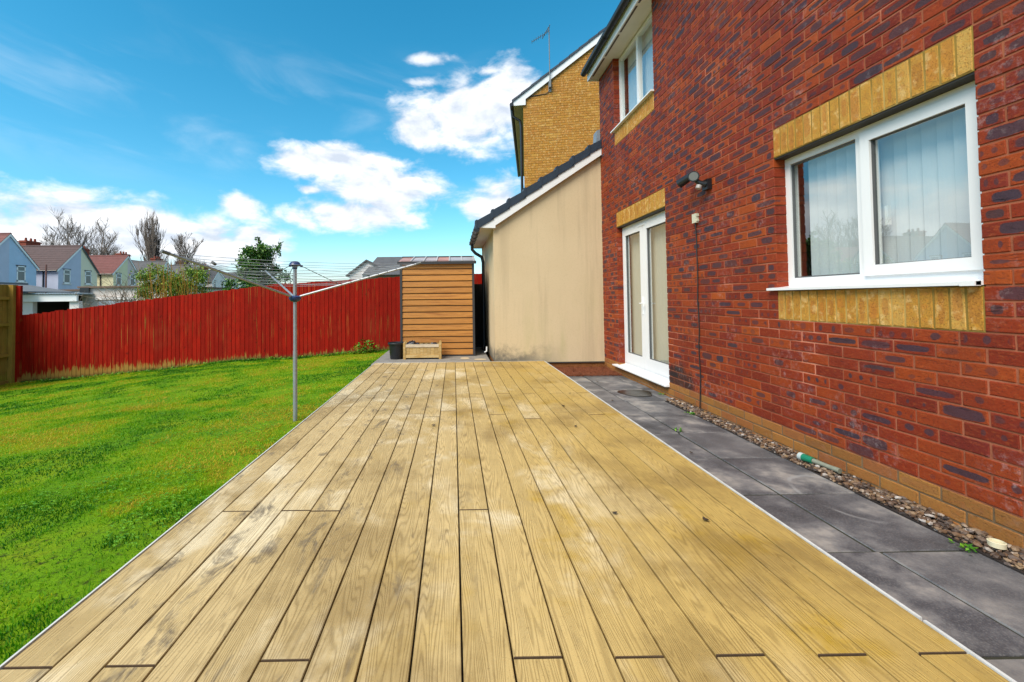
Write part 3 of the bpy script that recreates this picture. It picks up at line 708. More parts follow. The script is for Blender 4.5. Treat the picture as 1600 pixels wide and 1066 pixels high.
# upstairs window
g = MB(); y0, y1 = 5.476, 6.834; z0, z1 = 3.81, 4.93
ring(g, FX, FX+.065, y0, y1, z0, z1, .055, .06); g.box(FX+.001, FX+.064, 6.125, 6.185, z0+.05, z1-.05); uw = g.build('window', M_WHITE, house)
pane(6.185, y1-.05, z0+.06, z1-.055, FX+.03, uw); pane(y0+.05, 6.125, z0+.06, z1-.055, FX+.03, uw)
blinds(y0+.02, y1-.0, z0, z1, FX+.125, uw, M_SLAT, .079, tilt=-.22)
g = MB(); g.prism([(W-.045, 3.778), (W-.045, 3.796), (FX, 3.81), (FX+.06, 3.81), (FX+.06, 3.778)], 'y', 5.46, 6.89)
g.v = [(x, min(max(y, 5.475), 6.835) if x > W-.001 else y, z) for x, y, z in g.v]; g.build('window_sill', M_WHITE, house)
# rooms behind the glass, rest of the shell
g = MB()
for a, b_, c, d in ((HY0, 4.2, .15, 2.6), (4.3, 7.38, .15, 2.6), (HY0, 7.38, 2.75, 5.0)):
    X0, X1 = W+.201, 6.4
    g.quad((X1, a, c), (X1, b_, c), (X1, b_, d), (X1, a, d)); g.quad((X0, a, c), (X0, b_, c), (X1, b_, c), (X1, a, c)); g.quad((X0, a, d), (X0, b_, d), (X1, b_, d), (X1, a, d))
    g.quad((X0, a, c), (X1, a, c), (X1, a, d), (X0, a, d)); g.quad((X0, b_, c), (X1, b_, c), (X1, b_, d), (X0, b_, d))
g.build('room', M_ROOM, house)
g = MB()
for a, b_, c, d in cells(HY0, 7.38, -.2, 5.0, OPEN): g.box(W+.1005, W+.2, a, b_, c, d)
g.build('inner_wall', M_ROOM, house)
g = MB(); g.box(6.45, 8, HY0, HY1-.09, -.3, 4.95); g.box(W+.11, 8, HY0-.1, HY0, -.3, 4.95); g.build('rear_wall', M_BR_A, house)
# eaves
EX = 2.358
g = MB(); g.box(EX+.018, W+.25, HY0, 7.53, 4.945, 4.955); sof = g.build('soffit', M_SOFFIT, house)
for k in range(9):
    g = MB(); ya = 7.38-.62*k; g.box(EX+.035, EX+.06, ya-.56, ya, 4.941, 4.9448); g.build('soffit_vent', plain('vent_grille', (.08, .06, .045), .7) if 'vent_grille' not in bpy.data.materials else bpy.data.materials['vent_grille'], sof)
g = MB(); g.box(EX, EX+.018, HY0, 7.535, 4.925, 5.10); g.box(EX+.0185, W+.2, 7.512, 7.534, 4.93, 5.10); g.build('fascia', M_WHITE, house)
g = MB(); gut = [(EX-.055+.055*math.cos(a), 5.085+.055*math.sin(a)) for a in np.linspace(math.pi, 2*math.pi, 9)]
inn = [(EX-.055+.050*math.cos(a), 5.087+.050*math.sin(a)) for a in np.linspace(2*math.pi, math.pi, 9)]
g.prism(gut+inn, 'y', HY0, 7.56); g.prism(gut, 'y', 7.56, 7.566); gt = g.build('gutter', M_BLACK, house, smooth=True)
for yb in (6.45, 5.2, 3.9):
    g = MB(); g.prism([(EX-.055+.061*math.cos(a), 5.085+.061*math.sin(a)) for a in np.linspace(math.pi, 2*math.pi, 9)]+inn, 'y', yb, yb+.10); g.build('gutter_bracket', M_BLACK, gt, smooth=True)
g = MB(); nrow = 14
for k in range(nrow):
    xa, xb = EX-.09+k*.3, EX-.09+(k+1)*.3+.06; za, zc_ = 5.10+k*.3*.7, 5.10+(k+1)*.3*.7+.04
    g.prism([(xa, za+.01), (xa, za+.035), (xb, zc_+.015), (xb, zc_)], 'y', HY0, 7.56)
g.build('roof', M_TILE, house)

# ------------------------------------------------------------------ cream rendered extension
ext = thing('rendered_extension', (1.6, 9, 0), 'cream rendered lean extension with dark tiled verge and white bargeboard', 'extension')
EXL, EY0, EY1 = .690, 7.515, 10.6; SL = .652
zr = lambda x: 2.455+(x-.40)*SL         # top of tiles
g = MB(); XR = 3.2
g.prism([(EXL, .10), (XR, .10), (XR, zr(XR)-.20), (EXL, zr(EXL)-.20)], 'y', EY0, EY1); g.build('wall', M_RENDER, ext)
g = MB(); g.box(EXL+.01, XR, EY0+.012, EY1, -.3, .10); g.build('plinth', brick_mat('ext_plinth', PLI, DK, 'attr', 0), ext)
g = MB(); g.box(EXL+.005, W-.002, EY0-.012, EY0+.01, .086, .104); g.build('bell_bead', plain('bead', (.05, .045, .04), .6), ext)
g = MB(); bb = lambda x: zr(x)-.045
g.prism([(.475, bb(.475)), (2.545, bb(2.545)), (2.545, bb(2.545)-.19), (.69+.03, bb(.72)-.19), (.69+.03, bb(.72)-.235), (.475, bb(.72)-.225)], 'y', EY0-.075, EY0-.052); g.build('barge_board', M_WHITE, ext)
g = MB(); g.prism([(.475, bb(.72)-.222), (EXL+.002, bb(.72)-.222), (EXL+.002, bb(.72)-.212), (.475, bb(.72)-.212)], 'y', EY0-.05, EY1); g.build('soffit', M_SOFFIT, ext)
g = MB(); g.box(.455, .474, EY0-.075, EY1, bb(.72)-.226, bb(.475)+.0); g.build('fascia', M_WHITE, ext)
g = MB(); g.prism([(.72, bb(.72)-.10), (2.545, bb(2.545)-.10), (2.545, bb(2.545)-.155), (.72, bb(.72)-.155)], 'y', EY0-.05, EY0-.001); g.build('verge_soffit', M_SOFFIT, ext)
rf = MB(); rf.prism([(.42, zr(.42)-.05), (XR, zr(XR)-.05), (XR, zr(XR)-.09), (.42, zr(.42)-.09)], 'y', EY0-.05, EY1); rf = rf.build('roof', M_TILE, ext)
for k in range(8):
    xa = .385+k*.2765; xb = min(xa+.2765+.03, 2.546); za, zc_ = zr(xa)+.008, zr(xb)-.022+.008
    g = MB(); za += .05; zc_ += .05; g.prism([(xa, za-.15), (xa, za), (xb, zc_-.012), (xb, zc_-.15)], 'y', EY0-.088, EY0+.1)
    g.prism([(xa-.01, za-.155), (xa-.01, za+.010), (xa+.03, za+.03), (xa+.03, za-.12)], 'y', EY0-.094, EY0+.09); g.build('verge_tile', M_TILE, rf)
    g = MB(); g.prism([(xa, za-.03), (xa, za), (xb, zc_), (xb, zc_-.03)], 'y', EY0+.1, EY1); g.build('tile_row', M_TILE, rf)
g = MB(); gx, gz = .40, zr(.40)-.085
gut = [(gx+.056*math.cos(a), gz+.056*math.sin(a)) for a in np.linspace(math.pi, 2*math.pi, 9)]; inn = [(gx+.050*math.cos(a), gz+.052*math.sin(a)) for a in np.linspace(2*math.pi, math.pi, 9)]
g.prism(gut+inn, 'y', EY0-.10, 9.4); g.prism(gut, 'y', EY0-.106, EY0-.10); gt = g.build('gutter', M_BLACK, ext, smooth=True)
for yb in (7.75, 8.2, 8.65, 9.1):
    g = MB(); g.prism([(gx+.064*math.cos(a), gz+.064*math.sin(a)) for a in np.linspace(math.pi, 2*math.pi, 9)]+inn, 'y', yb, yb+.07); g.build('gutter_bracket', M_BLACK, gt, smooth=True)
g = MB(); g.tube([(gx, 9.3, gz-.03), (gx, 9.3, gz-.14), (.47, 9.3, gz-.22), (.60, 9.3, gz-.30), (.63, 9.3, gz-.42), (.63, 9.3, .25), (.60, 9.22, .12)], .034, 10); g.build('downpipe', M_BLACK, ext, smooth=True)
g = MB(); g.prism([(2.47, zr(2.47)-.005), (2.545, zr(2.545)), (2.545, zr(2.545)+.22), (2.49, zr(2.545)+.20)], 'y', EY0-.03, EY0+.15); g.build('lead_flashing', M_LEAD, ext)
g = MB(); g.tube([(.60, 8.2, .30), (.60, 8.2, .22), (.56, 8.18, .20)], .013, 8); g.build('overflow_pipe', M_WHITE, ext, smooth=True)

# ------------------------------------------------------------------ yellow brick house behind
yh = thing('yellow_brick_house', (2.214, 13.5, -1.2), 'tall yellow brick house with white verge behind the cream extension', 'house', rz=rad(-10.0))
L0 = lambda *p: p
HB = 8.66                      # eave height of the wall above its base (local z)
YS = .70
g = MB(); g.prism([(.004, 0), (7.6, 0), (7.6, HB-.05+3.8*YS-.3), (3.9, HB-.05+3.8*YS), (.004, HB-.05)], 'y', .006, 8); yw = g.build('wall', M_MORTY, yh, local=True)
g = MB()
for n in range(28, 160):
    z0 = n*.075; zc = z0+.0375; x = -.1125 if n % 2 else 0.
    xm = 5.2
    while x < xm:
        a, b_ = max(x, 0)+.005, x+.22; x += .225
        if zc+.04 > HB-.06+a*YS: continue
        rv = random.random(); jx = random.uniform(-.002, .002)
        g.quad((a, jx, zc-.0325), (b_, jx, zc-.0325), (b_, jx, zc+.0325), (a, jx, zc+.0325), rv)
        g.quad((a, jx, zc+.0325), (b_, jx, zc+.0325), (b_, .006, zc+.0325), (a, .006, zc+.0325), rv); g.quad((a, .006, zc-.0325), (b_, .006, zc-.0325), (b_, jx, zc-.0325), (a, jx, zc-.0325), rv)
        g.quad((b_, jx, zc-.0325), (b_, .006, zc-.0325), (b_, .006, zc+.0325), (b_, jx, zc+.0325), rv)
tag(g.build('brick_courses', M_YEL, yw, local=True), kind='stuff')
g = MB(); zt = lambda x: HB+.05+x*YS
g.prism([(-.27, zt(-.27)-.03), (4.6, zt(4.6)-.03), (4.6, zt(4.6)-.24), (.08, zt(.08)-.24), (.08, zt(.08)-.42), (-.27, zt(.08)-.42)], 'y', -.06, -.035); g.build('barge_board', M_WHITE, yh, local=True)
g = MB(); g.prism([(-.27, zt(.08)-.42), (.0, zt(.08)-.42), (.0, zt(.08)-.40), (-.27, zt(.08)-.40)], 'y', -.03, 8); g.build('soffit', M_SOFFIT, yh, local=True)
g = MB(); g.box(-.29, -.27, -.06, 8, zt(.08)-.42, zt(-.27)-.03); g.build('fascia', M_WHITE, yh, local=True)
rfm = MB(); rfm.prism([(-.3, zt(-.3)-.03), (4.6, zt(4.6)-.03), (4.6, zt(4.6)-.06), (-.3, zt(-.3)-.06)], 'y', -.05, 8); yr = rfm.build('roof', M_TILE, yh, local=True)
for k in range(17):
    xa = -.34+k*.29; xb = xa+.31
    g = MB(); g.prism([(xa, zt(xa)-.03), (xa, zt(xa)+.055), (xb, zt(xb)+.035), (xb, zt(xb)-.03)], 'y', -.09, .3); g.build('verge_tile', M_TILE, yr, local=True)
g = MB(); g.tube([(-.35, -.1, zt(-.3)-.12), (-.35, 8, zt(-.3)-.12)], .06, 8); g.build('gutter', M_BLACK, yh, local=True, smooth=True)
g = MB(); g.tube([(-.35, .25, zt(-.3)-.15), (-.33, .25, zt(-.3)-.36), (-.10, .25, zt(-.3)-.52), (-.07, .25, zt(-.3)-.7), (-.07, .25, 0)], .042, 8); g.build('downpipe', M_BLACK, yh, local=True, smooth=True)
M_AER = plain('aerial_metal', (.16, .18, .19), .5, .1, 20)
g = MB(); ax = .82; g.tube([(ax, -.12, 8.93), (ax, -.14, 10.65)], .016, 6); g.tube([(ax, -.14, 10.52), (ax-.52, -.25, 10.18)], .010, 5)
for k in range(9):
    t = k/8; bx, by, bz = ax-.52*t, -.14-.11*t, 10.52-.34*t; g.tube([(bx, by-.10, bz), (bx, by+.10, bz)], .006, 4)
g.tube([(ax-.02, -.3, 10.55), (ax-.20, .1, 10.45)], .012, 5); g.tube([(ax-.03, .02, 10.6), (ax+.02, -.3, 10.62)], .01, 5)
arl = g.build('aerial', M_AER, yh, local=True)
g = MB(); g.box(ax-.03, ax+.03, -.14, 0, 8.80, 9.02); g.box(ax-.045, ax+.045, -.03, 0, 8.7, 9.12); g.build('bracket', M_AER, arl, local=True)
g = MB(); g.tube([(ax, -.03, 8.75), (ax-.1, -.015, 8.66), (ax-.72, -.015, 8.60)], .012, 5); g.build('aerial_cable', M_BLACK, arl, local=True)

# ------------------------------------------------------------------ fences
fen = thing('garden_fence', (-5.5, 11, -.3), 'red stained close board timber fence along the far lawn', 'fence')
ft = lambda x: float(np.interp(x, [-10.69, -7.44, -4.91, -4.53, -3.64, -1.33, 2], [.906, 1.28, 1.554, 1.597, 1.651, 1.761, 1.84]))
def board(parent, mat, p, q, z0, z1, thick, nrm, top=None):
    """feather-edged board between plan points p and q"""
    g = MB(); (xa, ya), (xb, yb) = p, q; nx_, ny_ = nrm; t0, t1 = thick
    A = [(xa, ya, z0), (xb, yb, z0), (xb, yb, z1), (xa, ya, z1)]
    F_ = [(xa+nx_*t0, ya+ny_*t0, z0), (xb+nx_*t1, yb+ny_*t1, z0), (xb+nx_*t1, yb+ny_*t1, top or z1), (xa+nx_*t0, ya+ny_*t0, z1)]
    A[2] = (xb, yb, top or z1)
    uvq = ((0, 0), (1, 0), (1, 1), (0, 1)); r = random.random()
    g.quad(*F_, r=r, uv=uvq); g.quad(A[1], A[0], A[3], A[2], r=r, uv=uvq)
    g.quad(A[0], F_[0], F_[3], A[3], r=r, uv=((0, 0), (0, 0), (0, 1), (0, 1))); g.quad(F_[1], A[1], A[2], F_[2], r=r, uv=((1, 0), (1, 0), (1, 1), (1, 1))); g.quad(F_[3], F_[2], A[2], A[3], r=r, uv=((0, 1), (1, 1), (1, 1), (0, 1)))
    g.build('board', mat, parent)
x = -10.70; i = 0
while x < 1.1:
    wv = .105*random.uniform(.92, 1.08); x1 = x+wv+.018; zz = ft(x+wv/2)+random.uniform(-.014, .012)
    zl = float(lawn_z(min(x, -1.4), 11))+random.uniform(.015, .04)
    board(fen, M_RED, (x, 11+random.uniform(-.003, .003)), (x1, 11), zl, zz, (.008, .017), (0, -1), zz+.004); x += wv; i += 1
for zf in (.25, .55, .85):
    g = MB()
    pl = [(-10.6, zf), (-7.44, zf), (-4.6, zf), (-1.33, zf), (1.1, zf)]
    for (xa, k), (xb, _) in zip(pl, pl[1:]):
        za, zc_ = [float(lawn_z(min(q, -1.4), 11))*(1-k)+ft(q)*k for q in (xa, xb)]
        g.prism([(xa, za-.04), (xb, zc_-.04), (xb, zc_+.04), (xa, za+.04)], 'y', 11.003, 11.05)
    g.build('rail', M_RAW, fen)
sf = thing('side_fence', (-10.85, 9.5, -.75), 'weathered green brown timber fence panel at left edge of lawn', 'fence')
FXs = -10.87; zb0 = -.76
g = MB(); g.box(FXs-.02, FXs+.10, 10.86, 10.985, zb0-.2, 1.66); g.build('post', M_RAW, sf)
g = MB(); g.box(FXs+.10, FXs+.21, 10.93, 10.99, zb0-.2, 1.64); g.build('post', M_RED, sf)
for yb in (8.9, 6.9): g = MB(); g.box(FXs-.02, FXs+.10, yb, yb+.12, zb0-.2, 1.68); g.build('post', M_RAW, sf)
y = 10.97
while y > 6.0:
    board(sf, M_RAW, (FXs-.05, y), (FXs-.05, y-.118), zb0, 1.665+random.uniform(-.006, .006), (.006, .018), (1, 0)); y -= .102
for z in (1.34, .70, -.05, -.70):
    g = MB(); g.box(FXs-.03, FXs+.025, 6.0, 10.86, z-.045, z+.035); g.build('rail', M_RAW, sf)

gt_ = thing('gap_infill', (.52, 9.9, .05), 'added dark gate in the gap between shed and cream wall', 'infill'); M_INFILL = plain('gap_shade_dark', (.018, .014, .012), .8, .3, 20)  # added boards, the darkness of the gap is put into their colour
for k in range(6): g = MB(); g.box(.10+k*.098, .1975+k*.098, 9.9, 9.92+.001*(k % 2), .0, 1.52); g.build('board', M_INFILL, gt_)
for z in (.3, 1.3): g = MB(); g.box(.10, .688, 9.921, 9.96, z, z+.08); g.build('rail', M_INFILL, gt_)
g = MB(); g.box(.0, .095, 9.88, 9.98, -.1, 1.6); g.build('post', M_INFILL, gt_)
# ------------------------------------------------------------------ shed, planter, pot
shed = thing('shed', (-.3, 9.0, .108), 'small metal shed with wood effect cladding beside red fence', 'shed')
SX0, SX1, SY0, SY1, SZ0, SZ1 = -1.02, .395, 8.4, 9.75, .115, 1.90
nS = 15; hS = (SZ1-SZ0-.03)/nS
for i in range(nS):
    z0 = SZ0+.02+i*hS
    g = MB(); g.prism([(SY0+.010, z0), (SY0-.013, z0+.002), (SY0-.015, z0+.012), (SY0-.006, z0+hS-.016), (SY0+.012, z0+hS-.012), (SY0+.02, z0+hS-.012), (SY0+.02, z0)], 'x', SX0+.04, SX1-.04); g.build('cladding_board', M_SHED, shed)
g = MB(); g.box(SX0+.02, SX1-.02, SY0+.021, SY1, SZ0, SZ1+.03); g.build('body', M_FRAME, shed)
for xa in (SX0, SX1-.042):
    g = MB(); g.box(xa, xa+.042, SY0-.022, SY0+.02, SZ0-.004, SZ1); g.build('corner_post', M_FRAME, shed)
g = MB(); g.box(SX0, SX1, SY0-.018, SY0+.0, SZ0-.004, SZ0+.019); g.build('base_rail', M_FRAME, shed)
RT = lambda y: SZ1+.0+(y-SY0+.06)*.185
ya, yb = SY0-.06, SY0+.78
g = MB(); g.prism([(ya, RT(ya)), (yb, RT(yb)), (yb, RT(yb)-.03), (ya, RT(ya)-.03)], 'x', SX0-.03, SX1+.03); g.prism([(yb, RT(yb)), (SY1+.05, RT(ya)), (SY1+.05, RT(ya)-.03), (yb, RT(yb)-.03)], 'x', SX0-.03, SX1+.03)
sr = g.build('roof', M_SHROOF, shed)
tints = [(.42, .22, .18), (.40, .36, .37), (.40, .33, .33), (.44, .20, .15), (.38, .36, .38), (.40, .38, .40)]
for k in range(6):
    xa = SX0-.02+k*(SX1-SX0+.04)/6; xb = xa+(SX1-SX0+.04)/6-.012
    g = MB(); g.prism([(ya+.012, RT(ya+.012)+.003), (yb-.02, RT(yb-.02)+.003), (yb-.02, RT(yb-.02)+.009), (ya+.012, RT(ya+.012)+.009)], 'x', xa, xb); g.build('roof_sheet', plain('roof_sheet_%d' % k, tints[k], .45, .25, 4), sr)
    g = MB(); g.prism([(ya+.005, RT(ya)+.012), (yb-.01, RT(yb)+.012), (yb-.01, RT(yb)+.028), (ya+.005, RT(ya)+.028)], 'x', xb-.004, xb+.016); g.build('roof_rib', plain('rib', (.5, .47, .46), .4) if k == 0 else bpy.data.materials['rib'], sr)
g = MB(); g.box(SX0-.04, SX1+.04, ya-.012, ya, RT(ya)-.045, RT(ya)+.008); g.build('eave_trim', M_FRAME, sr); g = MB(); g.box(SX0-.04, SX1+.04, yb-.015, yb+.015, RT(yb)-.02, RT(yb)+.03); g.build('roof_edge', M_FRAME, sr)
pl = thing('planter_box', (-.58, 8.12, .108), 'low rectangular wooden planter lined with black plastic before shed', 'planter')
PX0, PX1, PY0, PY1 = -.925, -.235, 8.0, 8.28
for xa, ya in ((PX0, PY0), (PX1-.045, PY0), (PX0, PY1-.045), (PX1-.045, PY1-.045)):
    g = MB(); g.box(xa, xa+.045, ya, ya+.045, .108, .40); g.prism([(xa, .40), (xa+.045, .40), (xa+.03, .425), (xa+.015, .425)], 'y', ya+.004, ya+.041); g.build('leg', M_PINE, pl)
xx = PX0+.047
while xx < PX1-.06:
    g = MB(); g.box(xx, min(xx+.062, PX1-.047), PY0+.014, PY0+.028, .15, .345); g.build('slat', M_PINE, pl); xx += .0645
g = MB(); g.box(PX0+.046, PX1-.046, PY0+.003, PY0+.022, .325, .378); g.build('rail', M_PALE, pl)
g = MB(); g.box(PX0+.046, PX1-.046, PY0+.003, PY0+.022, .135, .19); g.build('rail', M_PINE, pl)
for ya in (PY1-.02,):
    g = MB(); g.box(PX0+.046, PX1-.046, ya-.01, ya+.008, .135, .378); g.build('side_panel', M_PINE, pl)
for xa in (PX0+.012, PX1-.028):
    g = MB(); g.box(xa, xa+.016, PY0+.046, PY1-.046, .135, .378); g.build('side_panel', M_PINE, pl)
g = MB(); nu, nv = 22, 8; R_ = random.Random(3); i0 = 0
for j in range(nv):
    for i in range(nu):
        x_ = PX0+.04+(PX1-PX0-.08)*i/(nu-1); y_ = PY0+.025+(PY1-PY0-.06)*j/(nv-1); e_ = (i in (0, nu-1) or j in (0, nv-1))
        g.v.append((x_, y_, .335+(.02 if e_ else R_.uniform(-.005, .05)+.055*math.exp(-((i-4)/3.2)**2)+.02*math.exp(-((i-18)/2)**2))))
for j in range(nv-1):
    for i in range(nu-1): a = j*nu+i; g.f.append((a, a+1, a+nu+1, a+nu)); g.r.append(0); g.uv.append(((0, 0),)*4)
g.build('liner', M_BAG, pl)
pot = thing('plant_pot', (-1.06, 8.12, .108), 'round black plastic plant pot beside the wooden planter', 'pot')
g = MB(); g.lathe((-1.06, 8.12, .108), [(.0, 0), (.112, 0), (.118, .03), (.138, .26), (.152, .262), (.156, .295), (.148, .300), (.136, .292), (.128, .2), (.0, .2)], 28); g.build('body', M_BLACK, pot, smooth=True)
g = MB(); g.lathe((-1.06, 8.12, .108), [(.150, .262), (.159, .266), (.160, .292), (.151, .302)], 28); g.build('rim', M_BLACK, pot, smooth=True)

# ------------------------------------------------------------------ rotary clothes dryer
ry = thing('rotary_clothes_dryer', (-1.567, 4.369, .03), 'silver rotary washing line with open arms standing in lawn', 'clothes dryer')
bx, by = -1.567, 4.369; HUB = Vector((bx, by, 1.222))
g = MB(); g.tube([(bx, by, -.02), (bx, by, .70)], .0205, 14); g.tube([(bx, by, .70), (bx, by, 1.545)], .0175, 14); g.build('pole', M_ALU, ry, smooth=True)
g = MB(); g.lathe((bx, by, 1.535), [(0, .05), (.028, .046), (.048, .03), (.058, .008), (.05, 0), (.024, -.006), (.022, -.03)], 16)
for k in range(3): a = rad(4+120*k); g.tube([(bx+.04*math.cos(a), by+.04*math.sin(a), 1.545), (bx+.07*math.cos(a), by+.07*math.sin(a), 1.53)], .012, 6)
g.build('cap', M_NAVY, ry, smooth=True)
g = MB(); g.lathe((bx, by, 1.19), [(.022, -.01), (.045, .0), (.058, .02), (.058, .038), (.04, .05), (.02, .052)], 16); g.build('hub', M_NAVY, ry, smooth=True)
TH = [rad(3), rad(125), rad(244)]; RHO = [1.235, 1.28, 1.265]; ETA = [.335, .335, .34]; tips = []
for k in range(3):
    d = Vector((math.cos(TH[k])*RHO[k], math.sin(TH[k])*RHO[k], ETA[k])); a = HUB+d*.04; b_ = HUB+d; tips.append((HUB, d))
    g = MB(); g.tube([a, b_], .0105, 8); arm = g.build('arm', M_ALU, ry, smooth=True)
    g = MB(); g.tube([HUB+d*.965, HUB+d*1.008], .0128, 8); g.build('end_cap', plain('arm_cap', (.12, .13, .13), .5) if k == 0 else bpy.data.materials['arm_cap'], arm, smooth=True)
    g = MB(); g.tube([(bx+.05*math.cos(TH[k]), by+.05*math.sin(TH[k]), 1.54), HUB+d*.36], .0035, 5); g.build('stay', M_STEEL, ry)
g = MB(); g.tube([HUB+tips[2][1]*.70+Vector((.02, .02, .035)), HUB+tips[2][1]*.75+Vector((.05, .03, .03))], .012, 8); g.build('line_tensioner', M_BLACK, ry, smooth=True)
for q in range(9):
    fr = .97-q*.073; g = MB()
    for k in range(3):
        A = HUB+tips[k][1]*fr; B_ = HUB+tips[(k+1) % 3][1]*fr; sag = random.uniform(.012, .03)*fr
        g.tube([A+(B_-A)*(i/8)-Vector((0, 0, 4*sag*(i/8)*(1-i/8))) for i in range(9)], .0018, 4, cap=False)
    g.build('washing_line', M_CORD, ry)

# ------------------------------------------------------------------ small things on the wall and ground
sl_ = thing('security_light', (W, 4.335, 2.29), 'black twin head security light fixed high on brick wall', 'security light')
g = MB(); g.box(W-.045, W-.002, 4.285, 4.385, 2.245, 2.345); g.build('base', M_BLACK, sl_)
g = MB(); g.tube([(W-.04, 4.335, 2.30), (W-.09, 4.345, 2.315), (W-.115, 4.36, 2.345)], [.034, .026, .024], 12); g.build('arm', M_BLACK, sl_, smooth=True)
def can(c, d, r, l, nm, lens):
    c = Vector(c); d = Vector(d).normalized(); g = MB(); g.tube([c-d*l*.55, c-d*l*.45, c, c+d*l*.40, c+d*l*.5], [r*.45, r*.82, r*.95, r, r*1.05], 16); o = g.build(nm, M_BLACK, sl_, smooth=True)
    g = MB(); g.tube([c+d*l*.5, c+d*(l*.5+.004)], r*.84, 16); g.build('lens', lens, o)
can((W-.125, 4.375, 2.385), (-.55, -.8, -.12), .050, .12, 'lamp_head', plain('grey_lens', (.14, .15, .145), .35))
can((W-.13, 4.53, 2.40), (-.5, .75, -.38), .046, .15, 'lamp_head', bpy.data.materials['grey_lens'])
g = MB(); g.tube([(W-.10, 4.33, 2.285), (W-.115, 4.33, 2.255)], [.03, .026], 12); g.build('sensor', plain('sensor_dome', (.35, .33, .31), .4), sl_, smooth=True)
jb = thing('junction_box', (W, 4.57, 1.99), 'small pale junction box on brick wall with black cable down', 'junction box')
g = MB(); g.box(W-.034, W-.001, 4.535, 4.605, 1.955, 2.05); g.box(W-.028, W-.002, 4.525, 4.615, 1.97, 1.985); g.box(W-.028, W-.002, 4.525, 4.615, 2.02, 2.035); g.build('box', plain('aged_white_plastic', (.62, .60, .46), .5, .12, 30), jb)
g = MB(); g.tube([(W-.018, 4.57, 1.955)]+[(W-.010+.003*math.sin(k*2.1), 4.57+.006*math.sin(k*1.7), 1.95-k*.16) for k in range(1, 12)]+[(W-.02, 4.57, .03)], .0055, 6); g.build('cable', M_BLACK, jb, smooth=True)
hc = thing('hose_connector', (2.47, 3.0, .02), 'green and grey hose connector lying on the gravel', 'hose connector')
g = MB(); g.tube([(2.455, 3.13, .045), (2.47, 3.06, .045)], [.026, .024], 12); g.build('collar', plain('green_plastic', (.01, .17, .09), .35, .15, 20), hc, smooth=True)
g = MB(); g.tube([(2.452, 3.155, .045), (2.456, 3.128, .045)], .028, 12); g.build('clear_end', plain('clear_plastic', (.42, .48, .47), .25), hc, smooth=True)
g = MB(); g.tube([(2.47, 3.06, .045), (2.49, 2.97, .042), (2.505, 2.89, .04)], [.017, .015, .018], 10); g.build('pipe', plain('grey_hose', (.20, .21, .16), .6, .2, 40), hc, smooth=True)
g = MB(); g.lathe((2.475, 2.035, .03), [(.030, 0), (.031, .022), (.026, .024), (.024, .006), (.0, .006)], 18); g.lathe((2.475, 2.035, .03), [(.014, .006), (.014, .015), (.0, .015)], 12)
tag(g.build('plastic_cap', plain('cream_plastic', (.66, .60, .42), .4), smooth=True), 'round cream plastic cap lying in the gravel', 'cap')
M_LEAF = plain('dead_leaf', (.045, .028, .014), .7, .3, 40)
def leaf(x, y, z, s_, a, label, grp):
    g = MB(); pr = []; n = 7
    for k in range(n):
        t = k/(n-1); wv = s_*.42*math.sin(math.pi*min(1, t*.95+.05))**.8; c = s_*(t-.5); cz = .35*s_*(2*t-1)**2
        pr.append(((c, -wv, cz+wv*.5), (c, 0, cz+.004), (c, wv, cz+wv*.6)))
    rot = lambda p: (x+p[0]*math.cos(a)-p[1]*math.sin(a), y+p[0]*math.sin(a)+p[1]*math.cos(a), z+p[2])
    for p_, q_ in zip(pr, pr[1:]):
        for j in (0, 1): g.quad(rot(p_[j]), rot(q_[j]), rot(q_[j+1]), rot(p_[j+1]))
    tag(g.build('dead_leaf', M_LEAF, smooth=True), label, 'leaf', grp)
for x_, y_, lb in ((1.17, 2.09, 'nearest dark dead leaf on the right half of the deck'), (.77, 2.17, 'dark dead leaf left of the nearest one on the deck'), (1.26, 4.86, 'dark dead leaf on deck close to the right white edging'),
                   (-.18, 3.70, 'dark dead leaf on the middle deck boards'), (.98, 3.62, 'dark dead leaf on deck midway along its right half'), (.75, 5.9, 'farthest dark dead leaf on the deck before the cream wall'), (1.05, 4.3, 'dark dead leaf on deck just before the one by the edging')):
    leaf(x_, y_, DZ+.003, random.uniform(.025, .04), random.uniform(0, 6), lb, 'dead leaves on the deck')
for x_, y_, lb in ((1.80, 5.05, 'dark dead leaf on paving short of the damp patch'), (1.70, 5.75, 'dark dead leaf on paving beside deck level with the door'), (1.78, 3.35, 'nearest dark dead leaf on the grey paving'), (2.0, 6.2, 'farthest dark dead leaf on paving near the needle litter')):
    leaf(x_, y_, .006, random.uniform(.03, .045), random.uniform(0, 6), lb, 'dead leaves on the paving')
